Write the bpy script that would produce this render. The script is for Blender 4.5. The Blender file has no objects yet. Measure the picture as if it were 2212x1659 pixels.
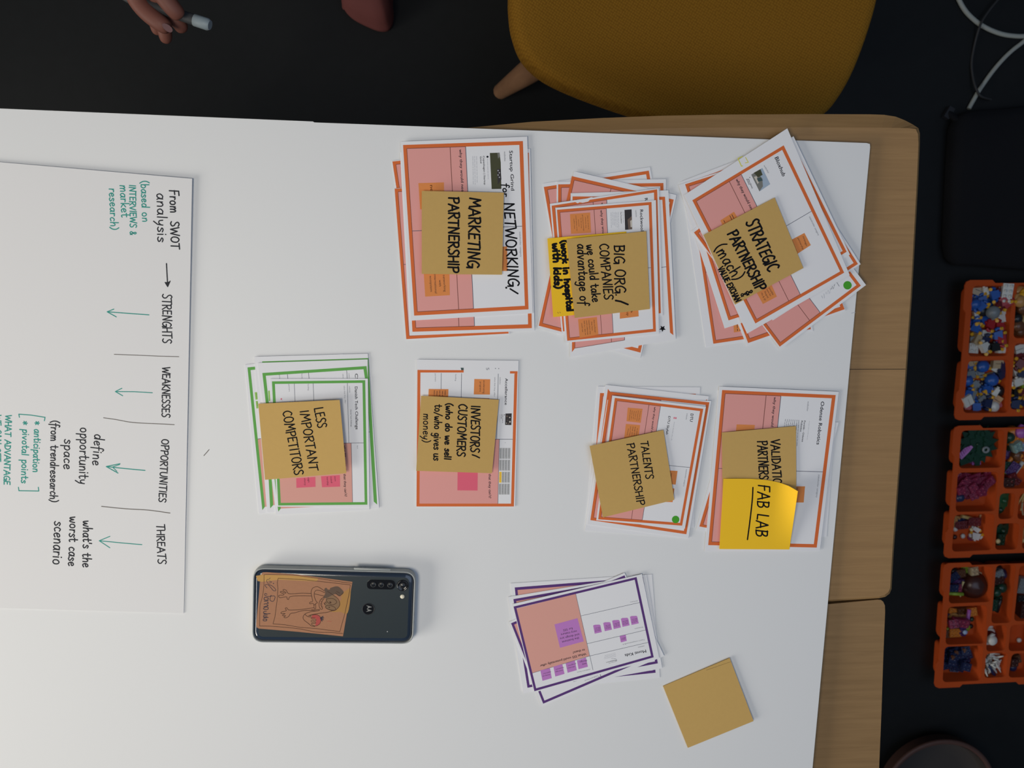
import bpy, bmesh, math, random
from mathutils import Vector, Matrix

C = bpy.context.scene.collection
SC = bpy.context.scene
# ---------------------------------------------------------------- camera
F_PX, W_PX, H_PX = 1700.0, 2212, 1659
BOARD_Z = 0.75
CAM = Vector((0.0, 0.0, BOARD_Z + 0.7604))
ROT = Matrix.Rotation(-0.146455, 3, 'X') @ Matrix.Rotation(-0.071891, 3, 'Y')
cd = bpy.data.cameras.new('camera'); cam = bpy.data.objects.new('camera', cd); C.objects.link(cam)
cd.sensor_width = 36.0; cd.lens = F_PX * 36.0 / W_PX; cd.clip_start = 0.02
cd.dof.use_dof = True; cd.dof.focus_distance = 0.775; cd.dof.aperture_fstop = 11.0
cam.matrix_world = Matrix.Translation(CAM) @ ROT.to_4x4()
SC.camera = cam
# ---------------------------------------------------------------- light and exposure
SC.view_settings.view_transform = 'Standard'; SC.view_settings.look = 'None'
SC.view_settings.exposure = -0.06; SC.view_settings.gamma = 1.0; SC.view_settings.use_curve_mapping = False
wd = bpy.data.worlds.new('room_light'); SC.world = wd; wd.use_nodes = True
bg = wd.node_tree.nodes['Background']; bg.inputs[0].default_value = (0.57, 0.76, 1.0, 1); bg.inputs[1].default_value = 0.085

def area(name, loc, target, sx, sy, power, color):
    l = bpy.data.lights.new(name, 'AREA'); l.shape = 'RECTANGLE'; l.size = sx; l.size_y = sy
    l.energy = power; l.color = color
    o = bpy.data.objects.new(name, l); C.objects.link(o); o.location = loc
    o.rotation_euler = (Vector(target) - Vector(loc)).to_track_quat('-Z', 'Y').to_euler()
    return o
area('pendant_lamp_light', (-0.62, -0.36, 2.2), (-0.5, -0.3, 0.75), 0.55, 0.55, 10.5, (1.0, 0.92, 0.79))
area('window_light', (-2.9, -1.62, 1.70), (0.0, -0.2, 0.75), 1.9, 1.1, 88, (1.0, 0.95, 0.86))
area('cool_fill_light', (1.0, -0.3, 3.2), (0.5, -0.2, 0.75), 2.0, 2.0, 16, (0.62, 0.75, 1.0))  # added cool fill from overhead, tints the right side; not a real fixture

# ---------------------------------------------------------------- helpers
def ray(px, py):
    return ROT @ Vector((px - W_PX / 2, -(py - H_PX / 2), -F_PX))
def at(px, py, z):                                   # the point of the place seen at this spot of the photograph, at height z
    d = ray(px, py); t = (z - CAM.z) / d.z
    return Vector((d.x * t, d.y * t, z))

MATS = {}
def mat(name, col, rough=0.6, spec=0.3, metal=0.0, bump=None, coat=0.0, trans=0.0):
    if name in MATS: return MATS[name]
    m = bpy.data.materials.new(name); m.use_nodes = True
    nt = m.node_tree; b = nt.nodes['Principled BSDF']
    b.inputs['Base Color'].default_value = (*col, 1); b.inputs['Roughness'].default_value = rough
    b.inputs['Specular IOR Level'].default_value = spec; b.inputs['Metallic'].default_value = metal
    b.inputs['Coat Weight'].default_value = coat; b.inputs['Transmission Weight'].default_value = trans
    if bump:
        sc, st, var = bump
        tc = nt.nodes.new('ShaderNodeTexCoord'); n = nt.nodes.new('ShaderNodeTexNoise'); n.inputs['Scale'].default_value = sc
        n.inputs['Detail'].default_value = 4
        nt.links.new(tc.outputs['Object'], n.inputs['Vector'])
        bp = nt.nodes.new('ShaderNodeBump'); bp.inputs['Strength'].default_value = st; bp.inputs['Distance'].default_value = 0.001
        nt.links.new(n.outputs['Fac'], bp.inputs['Height']); nt.links.new(bp.outputs['Normal'], b.inputs['Normal'])
        if var:
            mx = nt.nodes.new('ShaderNodeMix'); mx.data_type = 'RGBA'
            mx.inputs[6].default_value = (*[c * (1 - var) for c in col], 1); mx.inputs[7].default_value = (*[min(1, c * (1 + var)) for c in col], 1)
            nt.links.new(n.outputs['Fac'], mx.inputs[0]); nt.links.new(mx.outputs[2], b.inputs['Base Color'])
    MATS[name] = m
    return m

def wood(name, dark, light, scale, angle=0.0):
    m = bpy.data.materials.new(name); m.use_nodes = True; nt = m.node_tree; b = nt.nodes['Principled BSDF']
    tc = nt.nodes.new('ShaderNodeTexCoord'); mp = nt.nodes.new('ShaderNodeMapping'); mp.inputs['Scale'].default_value = scale
    mp.inputs['Rotation'].default_value = (0, 0, angle)
    n = nt.nodes.new('ShaderNodeTexNoise'); n.inputs['Scale'].default_value = 1.0; n.inputs['Detail'].default_value = 6; n.inputs['Roughness'].default_value = 0.65
    n.inputs['Distortion'].default_value = 0.4
    cr = nt.nodes.new('ShaderNodeValToRGB'); cr.color_ramp.elements[0].position = 0.28; cr.color_ramp.elements[1].position = 0.72
    cr.color_ramp.elements[0].color = (*dark, 1); cr.color_ramp.elements[1].color = (*light, 1)
    bp = nt.nodes.new('ShaderNodeBump'); bp.inputs['Strength'].default_value = 0.15; bp.inputs['Distance'].default_value = 0.0006
    nt.links.new(tc.outputs['Object'], mp.inputs[0]); nt.links.new(mp.outputs[0], n.inputs['Vector'])
    nt.links.new(n.outputs['Fac'], cr.inputs[0]); nt.links.new(cr.outputs[0], b.inputs['Base Color'])
    nt.links.new(n.outputs['Fac'], bp.inputs['Height']); nt.links.new(bp.outputs[0], b.inputs['Normal'])
    b.inputs['Roughness'].default_value = 0.5; b.inputs['Specular IOR Level'].default_value = 0.3
    MATS[name] = m
    return m

mat('paper', (0.80, 0.80, 0.82), 0.75, 0.2); mat('big_paper', (0.76, 0.755, 0.755), 0.75, 0.2)
mat('board', (0.76, 0.765, 0.765), 0.5, 0.35, bump=(900, 0.012, 0.0))
mat('orange', (0.70, 0.155, 0.040), 0.7, 0.2); mat('pink', (0.77, 0.350, 0.318), 0.7, 0.2); mat('salmon', (0.72, 0.36, 0.30), 0.7, 0.2)
mat('green', (0.13, 0.40, 0.085), 0.7, 0.2); mat('purple', (0.105, 0.040, 0.19), 0.7, 0.2)
mat('kraft', (0.585, 0.375, 0.125), 0.8, 0.15, bump=(260, 0.035, 0.03)); mat('yellow', (0.97, 0.58, 0.025), 0.75, 0.2)
mat('note_orange', (0.74, 0.26, 0.075), 0.7, 0.2); mat('note_pink', (0.76, 0.13, 0.20), 0.7, 0.2); mat('note_lilac', (0.52, 0.21, 0.56), 0.7, 0.2)
mat('note_green', (0.30, 0.55, 0.12), 0.7, 0.2); mat('cell_grey', (0.42, 0.42, 0.42), 0.7, 0.2)
mat('ink', (0.007, 0.007, 0.009), 0.6, 0.08); mat('print', (0.018, 0.019, 0.028), 0.7, 0.1); mat('print_grey', (0.22, 0.23, 0.26), 0.7, 0.2)
mat('faint', (0.50, 0.51, 0.55), 0.7, 0.2); mat('rule', (0.10, 0.11, 0.15), 0.7, 0.2); mat('rule_red', (0.20, 0.07, 0.055), 0.7, 0.2)
mat('teal', (0.03, 0.30, 0.25), 0.6, 0.2); mat('felt_black', (0.032, 0.034, 0.040), 0.6, 0.1); mat('pencil', (0.18, 0.165, 0.15), 0.7, 0.2)
mat('blue_line', (0.08, 0.33, 0.62), 0.7, 0.2); mat('dot_green', (0.06, 0.36, 0.015), 0.5, 0.3); mat('yellow_mark', (0.72, 0.68, 0.08), 0.7, 0.2)
mat('ph_grass', (0.060, 0.062, 0.028), 0.6); mat('ph_dark', (0.035, 0.030, 0.032), 0.6); mat('ph_mud', (0.16, 0.11, 0.085), 0.6)
mat('ph_sky', (0.36, 0.45, 0.56), 0.6); mat('ph_roof', (0.20, 0.20, 0.18), 0.6); mat('ph_teal', (0.05, 0.09, 0.09), 0.6); mat('ph_light', (0.60, 0.55, 0.47), 0.6)

UE = 4.5e-6                                          # one layer of print or ink
class MB:                                            # collects faces of several materials into ONE mesh object
    def __init__(s): s.v = []; s.f = []; s.m = []; s.slots = []; s.sm = []
    def slot(s, m):
        if m not in s.slots: s.slots.append(m)
        return s.slots.index(m)
    def add(s, verts, faces, m, smooth=False):
        b = len(s.v); k = s.slot(m); s.v += [tuple(x) for x in verts]
        for f in faces: s.f.append(tuple(b + i for i in f)); s.m.append(k); s.sm.append(smooth)
    def build(s, name, parent=None, origin=None, fix=True):
        me = bpy.data.meshes.new(name); o = Vector(origin) if origin is not None else Vector((0, 0, 0))
        me.from_pydata([(Vector(v) - o) for v in s.v], [], s.f)
        for m in s.slots: me.materials.append(MATS[m])
        me.polygons.foreach_set('material_index', s.m); me.polygons.foreach_set('use_smooth', s.sm); me.update()
        if fix:
            bm = bmesh.new(); bm.from_mesh(me); bmesh.ops.recalc_face_normals(bm, faces=bm.faces); bm.to_mesh(me); bm.free()
        ob = bpy.data.objects.new(name, me); C.objects.link(ob)
        if parent is not None:
            ob.parent = parent; ob.location = o - parent.location
        else: ob.location = o
        return ob
    def prism(s, pts, z0, z1, m, m_side=None, top_in=0.0):      # closed outline (world xy) from z0 to z1
        n = len(pts); ps = [Vector((p[0], p[1], 0)) for p in pts]
        if top_in:
            c = sum(ps, Vector()) / n; tp = [p + (c - p).normalized() * top_in for p in ps]
        else: tp = ps
        b = [(p.x, p.y, z0) for p in ps]; t = [(p.x, p.y, z1) for p in tp]
        s.add(t, [tuple(range(n))], m); s.add(b, [tuple(range(n))[::-1]], m_side or m)
        s.add(b + t, [(i, (i + 1) % n, n + (i + 1) % n, n + i) for i in range(n)], m_side or m)
    def tube(s, pts, rads, m, n=10, cap=True):
        pts = [Vector(p) for p in pts]; rings = []; up = None
        if not isinstance(rads, (list, tuple)): rads = [rads] * len(pts)
        for i, p in enumerate(pts):
            d = (pts[min(i + 1, len(pts) - 1)] - pts[max(i - 1, 0)]).normalized()
            if up is None: up = d.orthogonal().normalized()
            up = (up - d * up.dot(d)).normalized(); w = d.cross(up)
            rings.append([p + (up * math.cos(2 * math.pi * k / n) + w * math.sin(2 * math.pi * k / n)) * rads[i] for k in range(n)])
        vs = [v for r in rings for v in r]
        s.add(vs, [(i * n + k, i * n + (k + 1) % n, (i + 1) * n + (k + 1) % n, (i + 1) * n + k) for i in range(len(pts) - 1) for k in range(n)], m, True)
        if cap:
            s.add(rings[0], [tuple(range(n))], m); s.add(rings[-1], [tuple(range(n))], m)
    def lathe(s, prof, c, m, n=40, axis=None):
        c = Vector(c); vs = [c + Vector((r * math.cos(2 * math.pi * k / n), r * math.sin(2 * math.pi * k / n), z)) for r, z in prof for k in range(n)]
        s.add(vs, [(i * n + k, i * n + (k + 1) % n, (i + 1) * n + (k + 1) % n, (i + 1) * n + k) for i in range(len(prof) - 1) for k in range(n)], m, True)
    def box(s, c, size, m, rot=0.0):
        cx, cy, cz = c; x, y, z = [a / 2 for a in size]; ca, sa = math.cos(rot), math.sin(rot)
        vs = [(cx + ca * i * x - sa * j * y, cy + sa * i * x + ca * j * y, cz + k * z) for i in (-1, 1) for j in (-1, 1) for k in (-1, 1)]
        s.add(vs, [(0, 1, 3, 2), (4, 6, 7, 5), (0, 4, 5, 1), (2, 3, 7, 6), (0, 2, 6, 4), (1, 5, 7, 3)], m)

def tag(o, label=None, cat=None, group=None, kind=None):
    if label: o['label'] = label
    if cat: o['category'] = cat
    if group: o['group'] = group
    if kind: o['kind'] = kind
    return o
def thing(name, loc, label, cat, group=None):
    o = bpy.data.objects.new(name, None); C.objects.link(o); o.location = loc; o.empty_display_size = 0.02
    return tag(o, label, cat, group)

def smooth_line(pts, k=5, closed=False):             # Catmull-Rom through the points
    n = len(pts)
    if n < 3: return list(pts)
    out = []; rng = n if closed else n - 1
    for i in range(rng):
        if closed: a, b, c, d = pts[(i - 1) % n], pts[i], pts[(i + 1) % n], pts[(i + 2) % n]
        else: a, b, c, d = pts[max(i - 1, 0)], pts[i], pts[i + 1], pts[min(i + 2, n - 1)]
        for j in range(k):
            t = j / k
            out.append(tuple(0.5 * (2 * b[q] + (c[q] - a[q]) * t + (2 * a[q] - 5 * b[q] + 4 * c[q] - d[q]) * t * t + (3 * b[q] - a[q] - 3 * c[q] + d[q]) * t ** 3) for q in range(len(b))))
    if not closed: out.append(tuple(pts[-1]))
    return out

def ribbon(pts, w, step=None):                       # outline pieces of a pen stroke with round ends and bends (2D)
    P = [pts[0]]
    for p in pts[1:]:
        d = math.hypot(p[0] - P[-1][0], p[1] - P[-1][1])
        if d > w * 0.12:
            if step and d > step:
                a = P[-1]; k = int(math.ceil(d / step)); P += [(a[0] + (p[0] - a[0]) * i / k, a[1] + (p[1] - a[1]) * i / k) for i in range(1, k)]
            P.append(p)
    if len(P) < 2: P.append((P[0][0] + w * 0.2, P[0][1]))
    runs = [[P[0]]]
    for i in range(1, len(P)):
        runs[-1].append(P[i])
        if i < len(P) - 1:
            d1 = math.atan2(P[i][1] - P[i - 1][1], P[i][0] - P[i - 1][0]); d2 = math.atan2(P[i + 1][1] - P[i][1], P[i + 1][0] - P[i][0])
            if abs((d2 - d1 + math.pi) % (2 * math.pi) - math.pi) > 0.7: runs.append([P[i]])
    vs = []; fs = []; hs = []                          # hs: a hair of height per vertex so that no two pieces share a plane
    for q, R_ in enumerate(runs):
        n = len(R_); b = len(vs); L = []; R = []
        for i in range(n):
            a = R_[max(i - 1, 0)]; c = R_[min(i + 1, n - 1)]
            dx, dy = c[0] - a[0], c[1] - a[1]; l = math.hypot(dx, dy) or 1.0; nx, ny = -dy / l * w / 2, dx / l * w / 2
            L.append((R_[i][0] + nx, R_[i][1] + ny)); R.append((R_[i][0] - nx, R_[i][1] - ny))
        vs += L + R; hs += [q * 0.08] * (2 * n); fs += [(b + i, b + i + 1, b + n + i + 1, b + n + i) for i in range(n - 1)]
        for e, c in enumerate((R_[0], R_[-1])):
            if e == 0 and q > 0: continue
            b = len(vs); vs += [(c[0] + w / 2 * math.cos(k * math.pi / 5), c[1] + w / 2 * math.sin(k * math.pi / 5)) for k in range(10)]; fs.append(tuple(range(b, b + 10))); hs += [q * 0.08 + 0.03 + 0.02 * e] * 10
    return vs, fs, hs

# ---------------------------------------------------------------- hand lettering: single-stroke letters (cap height 100)
G = {}
def _g(ch, w, *strokes):
    out = []
    for st in strokes:
        k, body = st[0], st[1:]
        pts = [tuple(float(a) for a in p.split(',')) for p in body.split()]
        out.append(smooth_line(pts) if k == 'c' else smooth_line(pts, closed=True) + [pts[0]] if k == 'o' else pts)
    G[ch] = (w, out)
_g('A', 70, 's0,-4 34,100 68,0', 's10,34 60,38')
_g('B', 60, 's8,0 8,100', 'c2,96 44,96 50,76 36,58 10,52', 'c10,52 50,46 56,22 40,4 4,0')
_g('C', 62, 'c58,88 38,100 10,66 10,28 32,2 60,14')
_g('D', 64, 's8,0 8,100', 'c0,98 36,94 60,54 44,12 4,0')
_g('E', 54, 's50,98 8,96 6,2 50,4', 's6,52 44,55')
_g('F', 54, 's6,-4 9,98 56,100', 's4,50 46,54')
_g('G', 68, 'c60,88 36,100 8,62 12,14 38,0 60,22 62,40', 's34,42 66,42 66,-6')
_g('H', 64, 's6,100 6,0', 's58,100 58,-2', 's6,46 58,52')
_g('I', 20, 's9,100 8,0')
_g('K', 60, 's8,100 8,0', 's56,96 12,46 60,0')
_g('L', 52, 's10,100 6,4 50,2')
_g('M', 84, 's4,-2 16,100 40,34 68,100 80,0')
_g('N', 68, 's6,-2 10,100 56,2 62,102')
_g('O', 66, 'o32,100 8,76 6,26 30,0 56,18 60,72')
_g('P', 58, 's8,-4 8,98', 'c0,94 40,100 55,80 44,54 10,46')
_g('R', 62, 's8,-4 8,98', 'c0,94 42,100 54,78 40,56 12,50', 's22,50 60,-2')
_g('S', 56, 'c54,90 32,102 10,86 20,60 44,42 48,16 24,0 2,10')
_g('T', 60, 's0,97 62,100', 's31,98 28,-2')
_g('U', 62, 'c6,100 6,34 18,4 42,4 56,36 58,100')
_g('V', 62, 's2,100 32,0 62,104')
_g('W', 90, 's2,100 20,0 44,78 66,0 90,104')
_g('X', 60, 's4,100 56,0', 's56,100 2,0')
_g('Y', 60, 's2,100 30,52', 's60,102 18,-4')
_g('a', 50, 'c44,48 24,57 6,32 14,3 32,6 44,44', 's45,56 43,12 50,0')
_g('b', 48, 's8,104 8,2', 'c8,38 28,58 46,34 34,2 8,4')
_g('c', 42, 'c40,48 22,56 6,28 18,1 42,8')
_g('d', 52, 'c44,46 22,56 6,28 16,1 34,6 44,40', 's47,104 45,0')
_g('e', 46, 'c8,28 40,36 34,56 14,50 6,24 20,0 44,10')
_g('f', 38, 'c42,96 28,106 18,80 16,-30', 's0,54 38,57')
_g('g', 50, 'c44,48 22,56 8,28 20,4 42,28', 'c45,55 44,-10 30,-40 6,-30')
_g('h', 50, 's8,104 8,0', 'c8,32 28,58 42,44 44,0')
_g('i', 18, 's8,55 8,0', 's8,80 9,84')
_g('k', 48, 's8,104 8,0', 's44,56 12,26 48,0')
_g('l', 18, 's8,104 8,0')
_g('m', 74, 's8,55 8,0', 'c8,32 24,58 35,42 36,0', 'c36,32 52,58 64,42 66,0')
_g('n', 50, 's8,55 8,0', 'c8,32 26,58 41,44 43,0')
_g('o', 50, 'o26,57 8,42 8,12 26,0 43,14 42,44')
_g('p', 48, 's8,56 8,-42', 'c8,38 30,60 46,34 32,2 8,6')
_g('r', 36, 's8,55 8,0', 'c8,30 20,54 38,50')
_g('s', 40, 'c38,48 20,57 8,44 30,26 36,10 16,-1 2,8')
_g('t', 40, 'c18,92 17,18 26,0 40,8', 's0,58 38,61')
_g('u', 50, 'c6,55 7,12 22,0 38,12 43,54', 's43,56 46,0')
_g('v', 46, 's4,55 22,0 44,57')
_g('w', 66, 'c4,55 12,6 22,4 33,44', 'c33,44 42,4 54,6 64,56')
_g('y', 48, 'c6,55 10,20 26,14 40,34', 's44,57 38,0 14,-42')
_g('(', 26, 'c26,112 8,74 8,26 26,-14'); _g(')', 26, 'c2,112 20,74 20,26 2,-14'); _g('/', 46, 's4,-10 46,110')
_g('!', 20, 's16,104 10,34', 's6,2 8,4'); _g('.', 16, 's6,2 8,4'); _g("'", 14, 's8,104 6,76')
_g('&', 56, 'c50,30 28,-2 6,20 36,68 26,96 12,78 50,0'); _g('*', 48, 's24,66 24,4', 's4,52 44,16', 's4,18 44,52'); _g(' ', 36)

def lay_word(text, p0, p1, h, jit=0.05, seed=0, gap=10):
    """strokes of a handwritten line whose baseline runs p0 -> p1 and whose capitals are h high"""
    rnd = random.Random(text + str(seed)); tot = sum(G[c][0] + gap for c in text) - gap
    dx, dy = p1[0] - p0[0], p1[1] - p0[1]; L = math.hypot(dx, dy); ex, ey = dx / L, dy / L; ux, uy = ey, -ex
    sx = L / tot; sy = h / 100.0; x = 0.0; out = []
    for ch in text:
        w, sts = G[ch]; a = rnd.uniform(-jit, jit); ky = 1 + rnd.uniform(-jit, jit); oy = rnd.uniform(-jit, jit) * 40; sl = 0.04 + a * 0.7
        for st in sts:
            q = []
            for (gx, gy) in st:
                X = (x + gx + sl * gy) * sx; Y = (gy * ky + oy + a * (gx - w / 2)) * sy
                q.append((p0[0] + ex * X + ux * Y, p0[1] + ey * X + uy * Y))
            out.append(q)
        x += w + gap
    return out

# ---------------------------------------------------------------- printed lettering: built-in font turned into faces
_tc = {}
def text_mesh(s, bold):
    key = (s, bold)
    if key in _tc: return _tc[key]
    cu = bpy.data.curves.new('t', 'FONT'); cu.body = s; cu.size = 1.0; cu.resolution_u = 2; cu.offset = 0.0
    cu.fill_mode = 'FRONT'; cu.extrude = 0
    ob = bpy.data.objects.new('t', cu); C.objects.link(ob)
    dg = bpy.context.evaluated_depsgraph_get(); me = ob.evaluated_get(dg).to_mesh()
    vs = [(v.co.x, v.co.y) for v in me.vertices]; fs = [tuple(p.vertices) for p in me.polygons]
    ob.to_mesh_clear(); bpy.data.objects.remove(ob); bpy.data.curves.remove(cu)
    _tc[key] = (vs, fs)
    return _tc[key]

REG = {'A': (0, 320, 460 / 1590), 'B': (0, 780, 460 / 1363), 'C': (830, 280, 350 / 1235), 'D': (1150, 350, 330 / 1244), 'E': (1450, 260, 450 / 1436),
       'F': (510, 750, 340 / 1524), 'G': (880, 760, 260 / 1232), 'H': (1240, 810, 320 / 1435), 'I': (1490, 810, 350 / 1452), 'J': (530, 1200, 390 / 2212),
       'K': (1080, 1220, 380 / 1970), 'L': (1410, 1400, 240 / 1659), 'P': (560, 1220, 200 / 1952), 'lg': (770, 1290, 60 / 1142), 'n1': (1225, 445, 65 / 825), 'n2': (1340, 870, 60 / 714), 'X': (0, 0, 1.0),
       'r3': (2060, 590, 152 / 1483), 'r4': (2060, 740, 152 / 1483), 'r5': (2040, 910, 172 / 1679), 'r6': (2030, 1070, 182 / 1776),
       'r7': (2010, 1210, 202 / 1971), 'r8': (2000, 1330, 212 / 1954), 'hd': (280, 0, 200 / 2212), 'T4': (1960, 0, 252 / 1394)}
def px(reg, p):
    a = REG[reg]; return (a[0] + p[0] * a[2], a[1] + p[1] * a[2])
def wpt(reg, p, z):
    a = px(reg, p); return at(a[0], a[1], z)

class Sheet:
    """A sheet of paper lying on the table: a thin slab with whatever is printed or written on it, one mesh."""
    def __init__(s, reg, quad, z, base='paper', th=0.0003, lift=(0, 0, 0, 0), n=1, bump=None, top=None, tone=None):
        s.reg = reg; s.z = z; s.mb = MB(); s.lift = lift; s.bump = bump; s.flat = (not any(lift)) and bump is None
        s.c = [wpt(reg, quad[i], z + lift[i]) for i in range(4)]
        if not s.flat and n == 1: n = 8
        s.n = n; th_ = th; vs = []
        for j in range(n + 1):
            for i in range(n + 1):
                u, v = i / n, j / n
                p = s.pos(u, v)
                if top is not None:                   # a curling upper edge: ruled between the edge line and the lower edge
                    k = u * (len(top) - 1); a = int(min(k, len(top) - 2)); f = k - a
                    tp = (top[a][0] * (1 - f) + top[a + 1][0] * f, top[a][1] * (1 - f) + top[a + 1][1] * f)
                    bt = (quad[3][0] * (1 - u) + quad[2][0] * u, quad[3][1] * (1 - u) + quad[2][1] * u)
                    p = wpt(reg, (tp[0] * (1 - v) + bt[0] * v, tp[1] * (1 - v) + bt[1] * v), p.z)
                vs.append(p)
        m = len(vs); lo = [p - Vector((0, 0, th_)) for p in vs]; w = n + 1
        top_f = [(j * w + i, (j + 1) * w + i, (j + 1) * w + i + 1, j * w + i + 1) for j in range(n) for i in range(n)]
        s.mb.add(vs + lo, top_f + [tuple(m + k for k in f[::-1]) for f in top_f], base, n > 1)
        rim = [i for i in range(w)] + [j * w + n for j in range(1, w)] + [n * w + i for i in range(n - 1, -1, -1)] + [j * w for j in range(n - 1, 0, -1)]
        s.mb.add(vs + lo, [(rim[i], rim[(i + 1) % len(rim)], m + rim[(i + 1) % len(rim)], m + rim[i]) for i in range(len(rim))], base)
    def hz(s, u, v):
        l = s.lift; u = min(max(u, 0), 1); v = min(max(v, 0), 1)
        z = s.z + (l[0] * (1 - u) + l[1] * u) * (1 - v) + (l[3] * (1 - u) + l[2] * u) * v
        return z + (s.bump(u, v) if s.bump else 0.0)
    def pos(s, u, v):
        a, b, c, d = s.c; p = (a * (1 - u) + b * u) * (1 - v) + (d * (1 - u) + c * u) * v
        return Vector((p.x, p.y, s.hz(u, v)))
    def inv(s, x, y):
        a, b, c, d = s.c; u = v = 0.5
        for _ in range(5):
            p = (a * (1 - u) + b * u) * (1 - v) + (d * (1 - u) + c * u) * v
            fu = (b - a) * (1 - v) + (c - d) * v; fv = (d - a) * (1 - u) + (c - b) * u
            ex, ey = x - p.x, y - p.y; det = fu.x * fv.y - fv.x * fu.y
            u += (ex * fv.y - fv.x * ey) / det; v += (fu.x * ey - ex * fu.y) / det
        return u, v
    def P(s, p, e):
        z = s.z
        if s.flat: return wpt(s.reg, p, z + e)
        for _ in range(3):
            w = wpt(s.reg, p, z); z = s.hz(*s.inv(w.x, w.y))
        return wpt(s.reg, p, z + e)
    def poly(s, pts, m, e=3):
        s.mb.add([s.P(p, e * UE) for p in pts], [tuple(range(len(pts)))], m)
    def rect(s, fm, a, b, c, d, m, e=3):               # in the printed frame's own coordinates
        n = 1 if s.flat else 5
        vs = [s.P(fm(a + (c - a) * i / n, b + (d - b) * j / n), e * UE) for j in range(n + 1) for i in range(n + 1)]; w = n + 1
        s.mb.add(vs, [(j * w + i, (j + 1) * w + i, (j + 1) * w + i + 1, j * w + i + 1) for j in range(n) for i in range(n)], m)
    def stroke(s, pts, w, m, e=12):
        s.k = (getattr(s, 'k', 0) + 1) % 9
        vs, fs, hs = ribbon(pts, w, None if s.flat else w * 1.5); s.mb.add([s.P(p, (e + h + s.k * 0.25) * UE) for p, h in zip(vs, hs)], fs, m)
    def disc(s, c, r, m, e=9, n=20):
        s.poly([(c[0] + r * math.cos(2 * math.pi * k / n), c[1] + r * math.sin(2 * math.pi * k / n)) for k in range(n)], m, e)
    def text(s, t, p0, p1, h, m='print', bold=False, e=9):
        vs, fs = text_mesh(t, bold)
        if not vs: return
        x0 = min(v[0] for v in vs); x1 = max(v[0] for v in vs); cap = 0.72
        dx, dy = p1[0] - p0[0], p1[1] - p0[1]; L = math.hypot(dx, dy); ux, uy = dy / L, -dx / L
        out = [s.P((p0[0] + dx * (v[0] - x0) / (x1 - x0) + ux * v[1] / cap * h, p0[1] + dy * (v[0] - x0) / (x1 - x0) + uy * v[1] / cap * h), e * UE) for v in vs]
        s.mb.add(out, fs, m)
        if bold:                                       # heavier strokes: the same letters once more, a hair to the side and a hair higher
            for k, (gx, gy) in enumerate(((0.035, 0.0), (0.018, 0.018))):
                o2 = [s.P((p0[0] + dx * (v[0] - x0) / (x1 - x0) + dx / L * gx / cap * h + ux * (v[1] + gy) / cap * h, p0[1] + dy * (v[0] - x0) / (x1 - x0) + dy / L * gx / cap * h + uy * (v[1] + gy) / cap * h), (e + 0.4 + 0.4 * k) * UE) for v in vs]
                s.mb.add(o2, fs, m)
    def hand(s, t, p0, p1, h, w, m='ink', e=12, seed=0, jit=0.05, gap=10):
        for st in lay_word(t, p0, p1, h, jit, seed, gap): s.stroke(st, w, m, e)
    def small(s, p0, p1, h, m='faint', seed=0, e=9):   # a line of print too small to read
        r = random.Random(seed); dx, dy = p1[0] - p0[0], p1[1] - p0[1]; L = math.hypot(dx, dy); t = 0.0
        while t < 0.98:
            w = min(r.uniform(1.2, 4.2) * h / L, 1 - t)
            s.stroke([(p0[0] + dx * t, p0[1] + dy * t), (p0[0] + dx * (t + w), p0[1] + dy * (t + w))], h * 0.42, m, e); t += w + 0.9 * h / L
    def done(s, name, label, cat, group=None):
        o = sum(s.c, Vector()) / 4; o.z = s.z
        return tag(s.mb.build(name, origin=o, fix=False), label, cat, group)

def frame_map(fr):
    a, b, c, d = fr
    return lambda u, v: tuple((a[k] * (1 - u) + b[k] * u) * (1 - v) + (d[k] * (1 - u) + c[k] * u) * v for k in (0, 1))
# ================================================================ the room
mat('floor', (0.0062, 0.0070, 0.0076), 0.6, 0.26, bump=(40, 0.08, 0.2))
mb = MB(); mb.add([(-4, -4, 0), (4, -4, 0), (4, 4, 0), (-4, 4, 0)], [(0, 1, 2, 3)], 'floor')
tag(mb.build('floor'), 'black smooth floor under the tables', None, None, 'structure')

# ---------------------------------------------------------------- the tables
wood('oak', (0.30, 0.172, 0.068), (0.38, 0.225, 0.092), (9.0, 190.0, 20.0), 0.03)
wood('oak_low', (0.255, 0.150, 0.062), (0.325, 0.196, 0.084), (9.0, 170.0, 20.0), 0.16)
wood('oak_leg', (0.16, 0.085, 0.045), (0.25, 0.14, 0.075), (40.0, 40.0, 4.0))
mat('groove', (0.05, 0.03, 0.015), 0.8)
ZT = BOARD_Z - 0.006
def wp(p, z): return at(p[0], p[1], z)
tb = thing('wooden_table', wp((1300, 800), 0), 'light oak table with a sloped rounded edge under the upper part of the white board', 'table')
out_px = [(-500, 412), (300, 342), (1000, 277), (1150, 263), (1300, 255), (1430, 250), (1560, 247.5), (1760, 246.5), (1880, 247), (1910, 248), (1935, 252), (1955, 260), (1972, 269), (1984, 277), (1987, 288),
          (1987, 310), (1983, 400), (1970, 640), (1957, 830), (1946, 980), (1930, 1200), (1926, 1272), (1922, 1282), (1913, 1289), (1900, 1292), (1780, 1300), (300, 1400), (-500, 1454)]
outer = [wp(p, ZT - 0.0045) for p in out_px]
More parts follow.
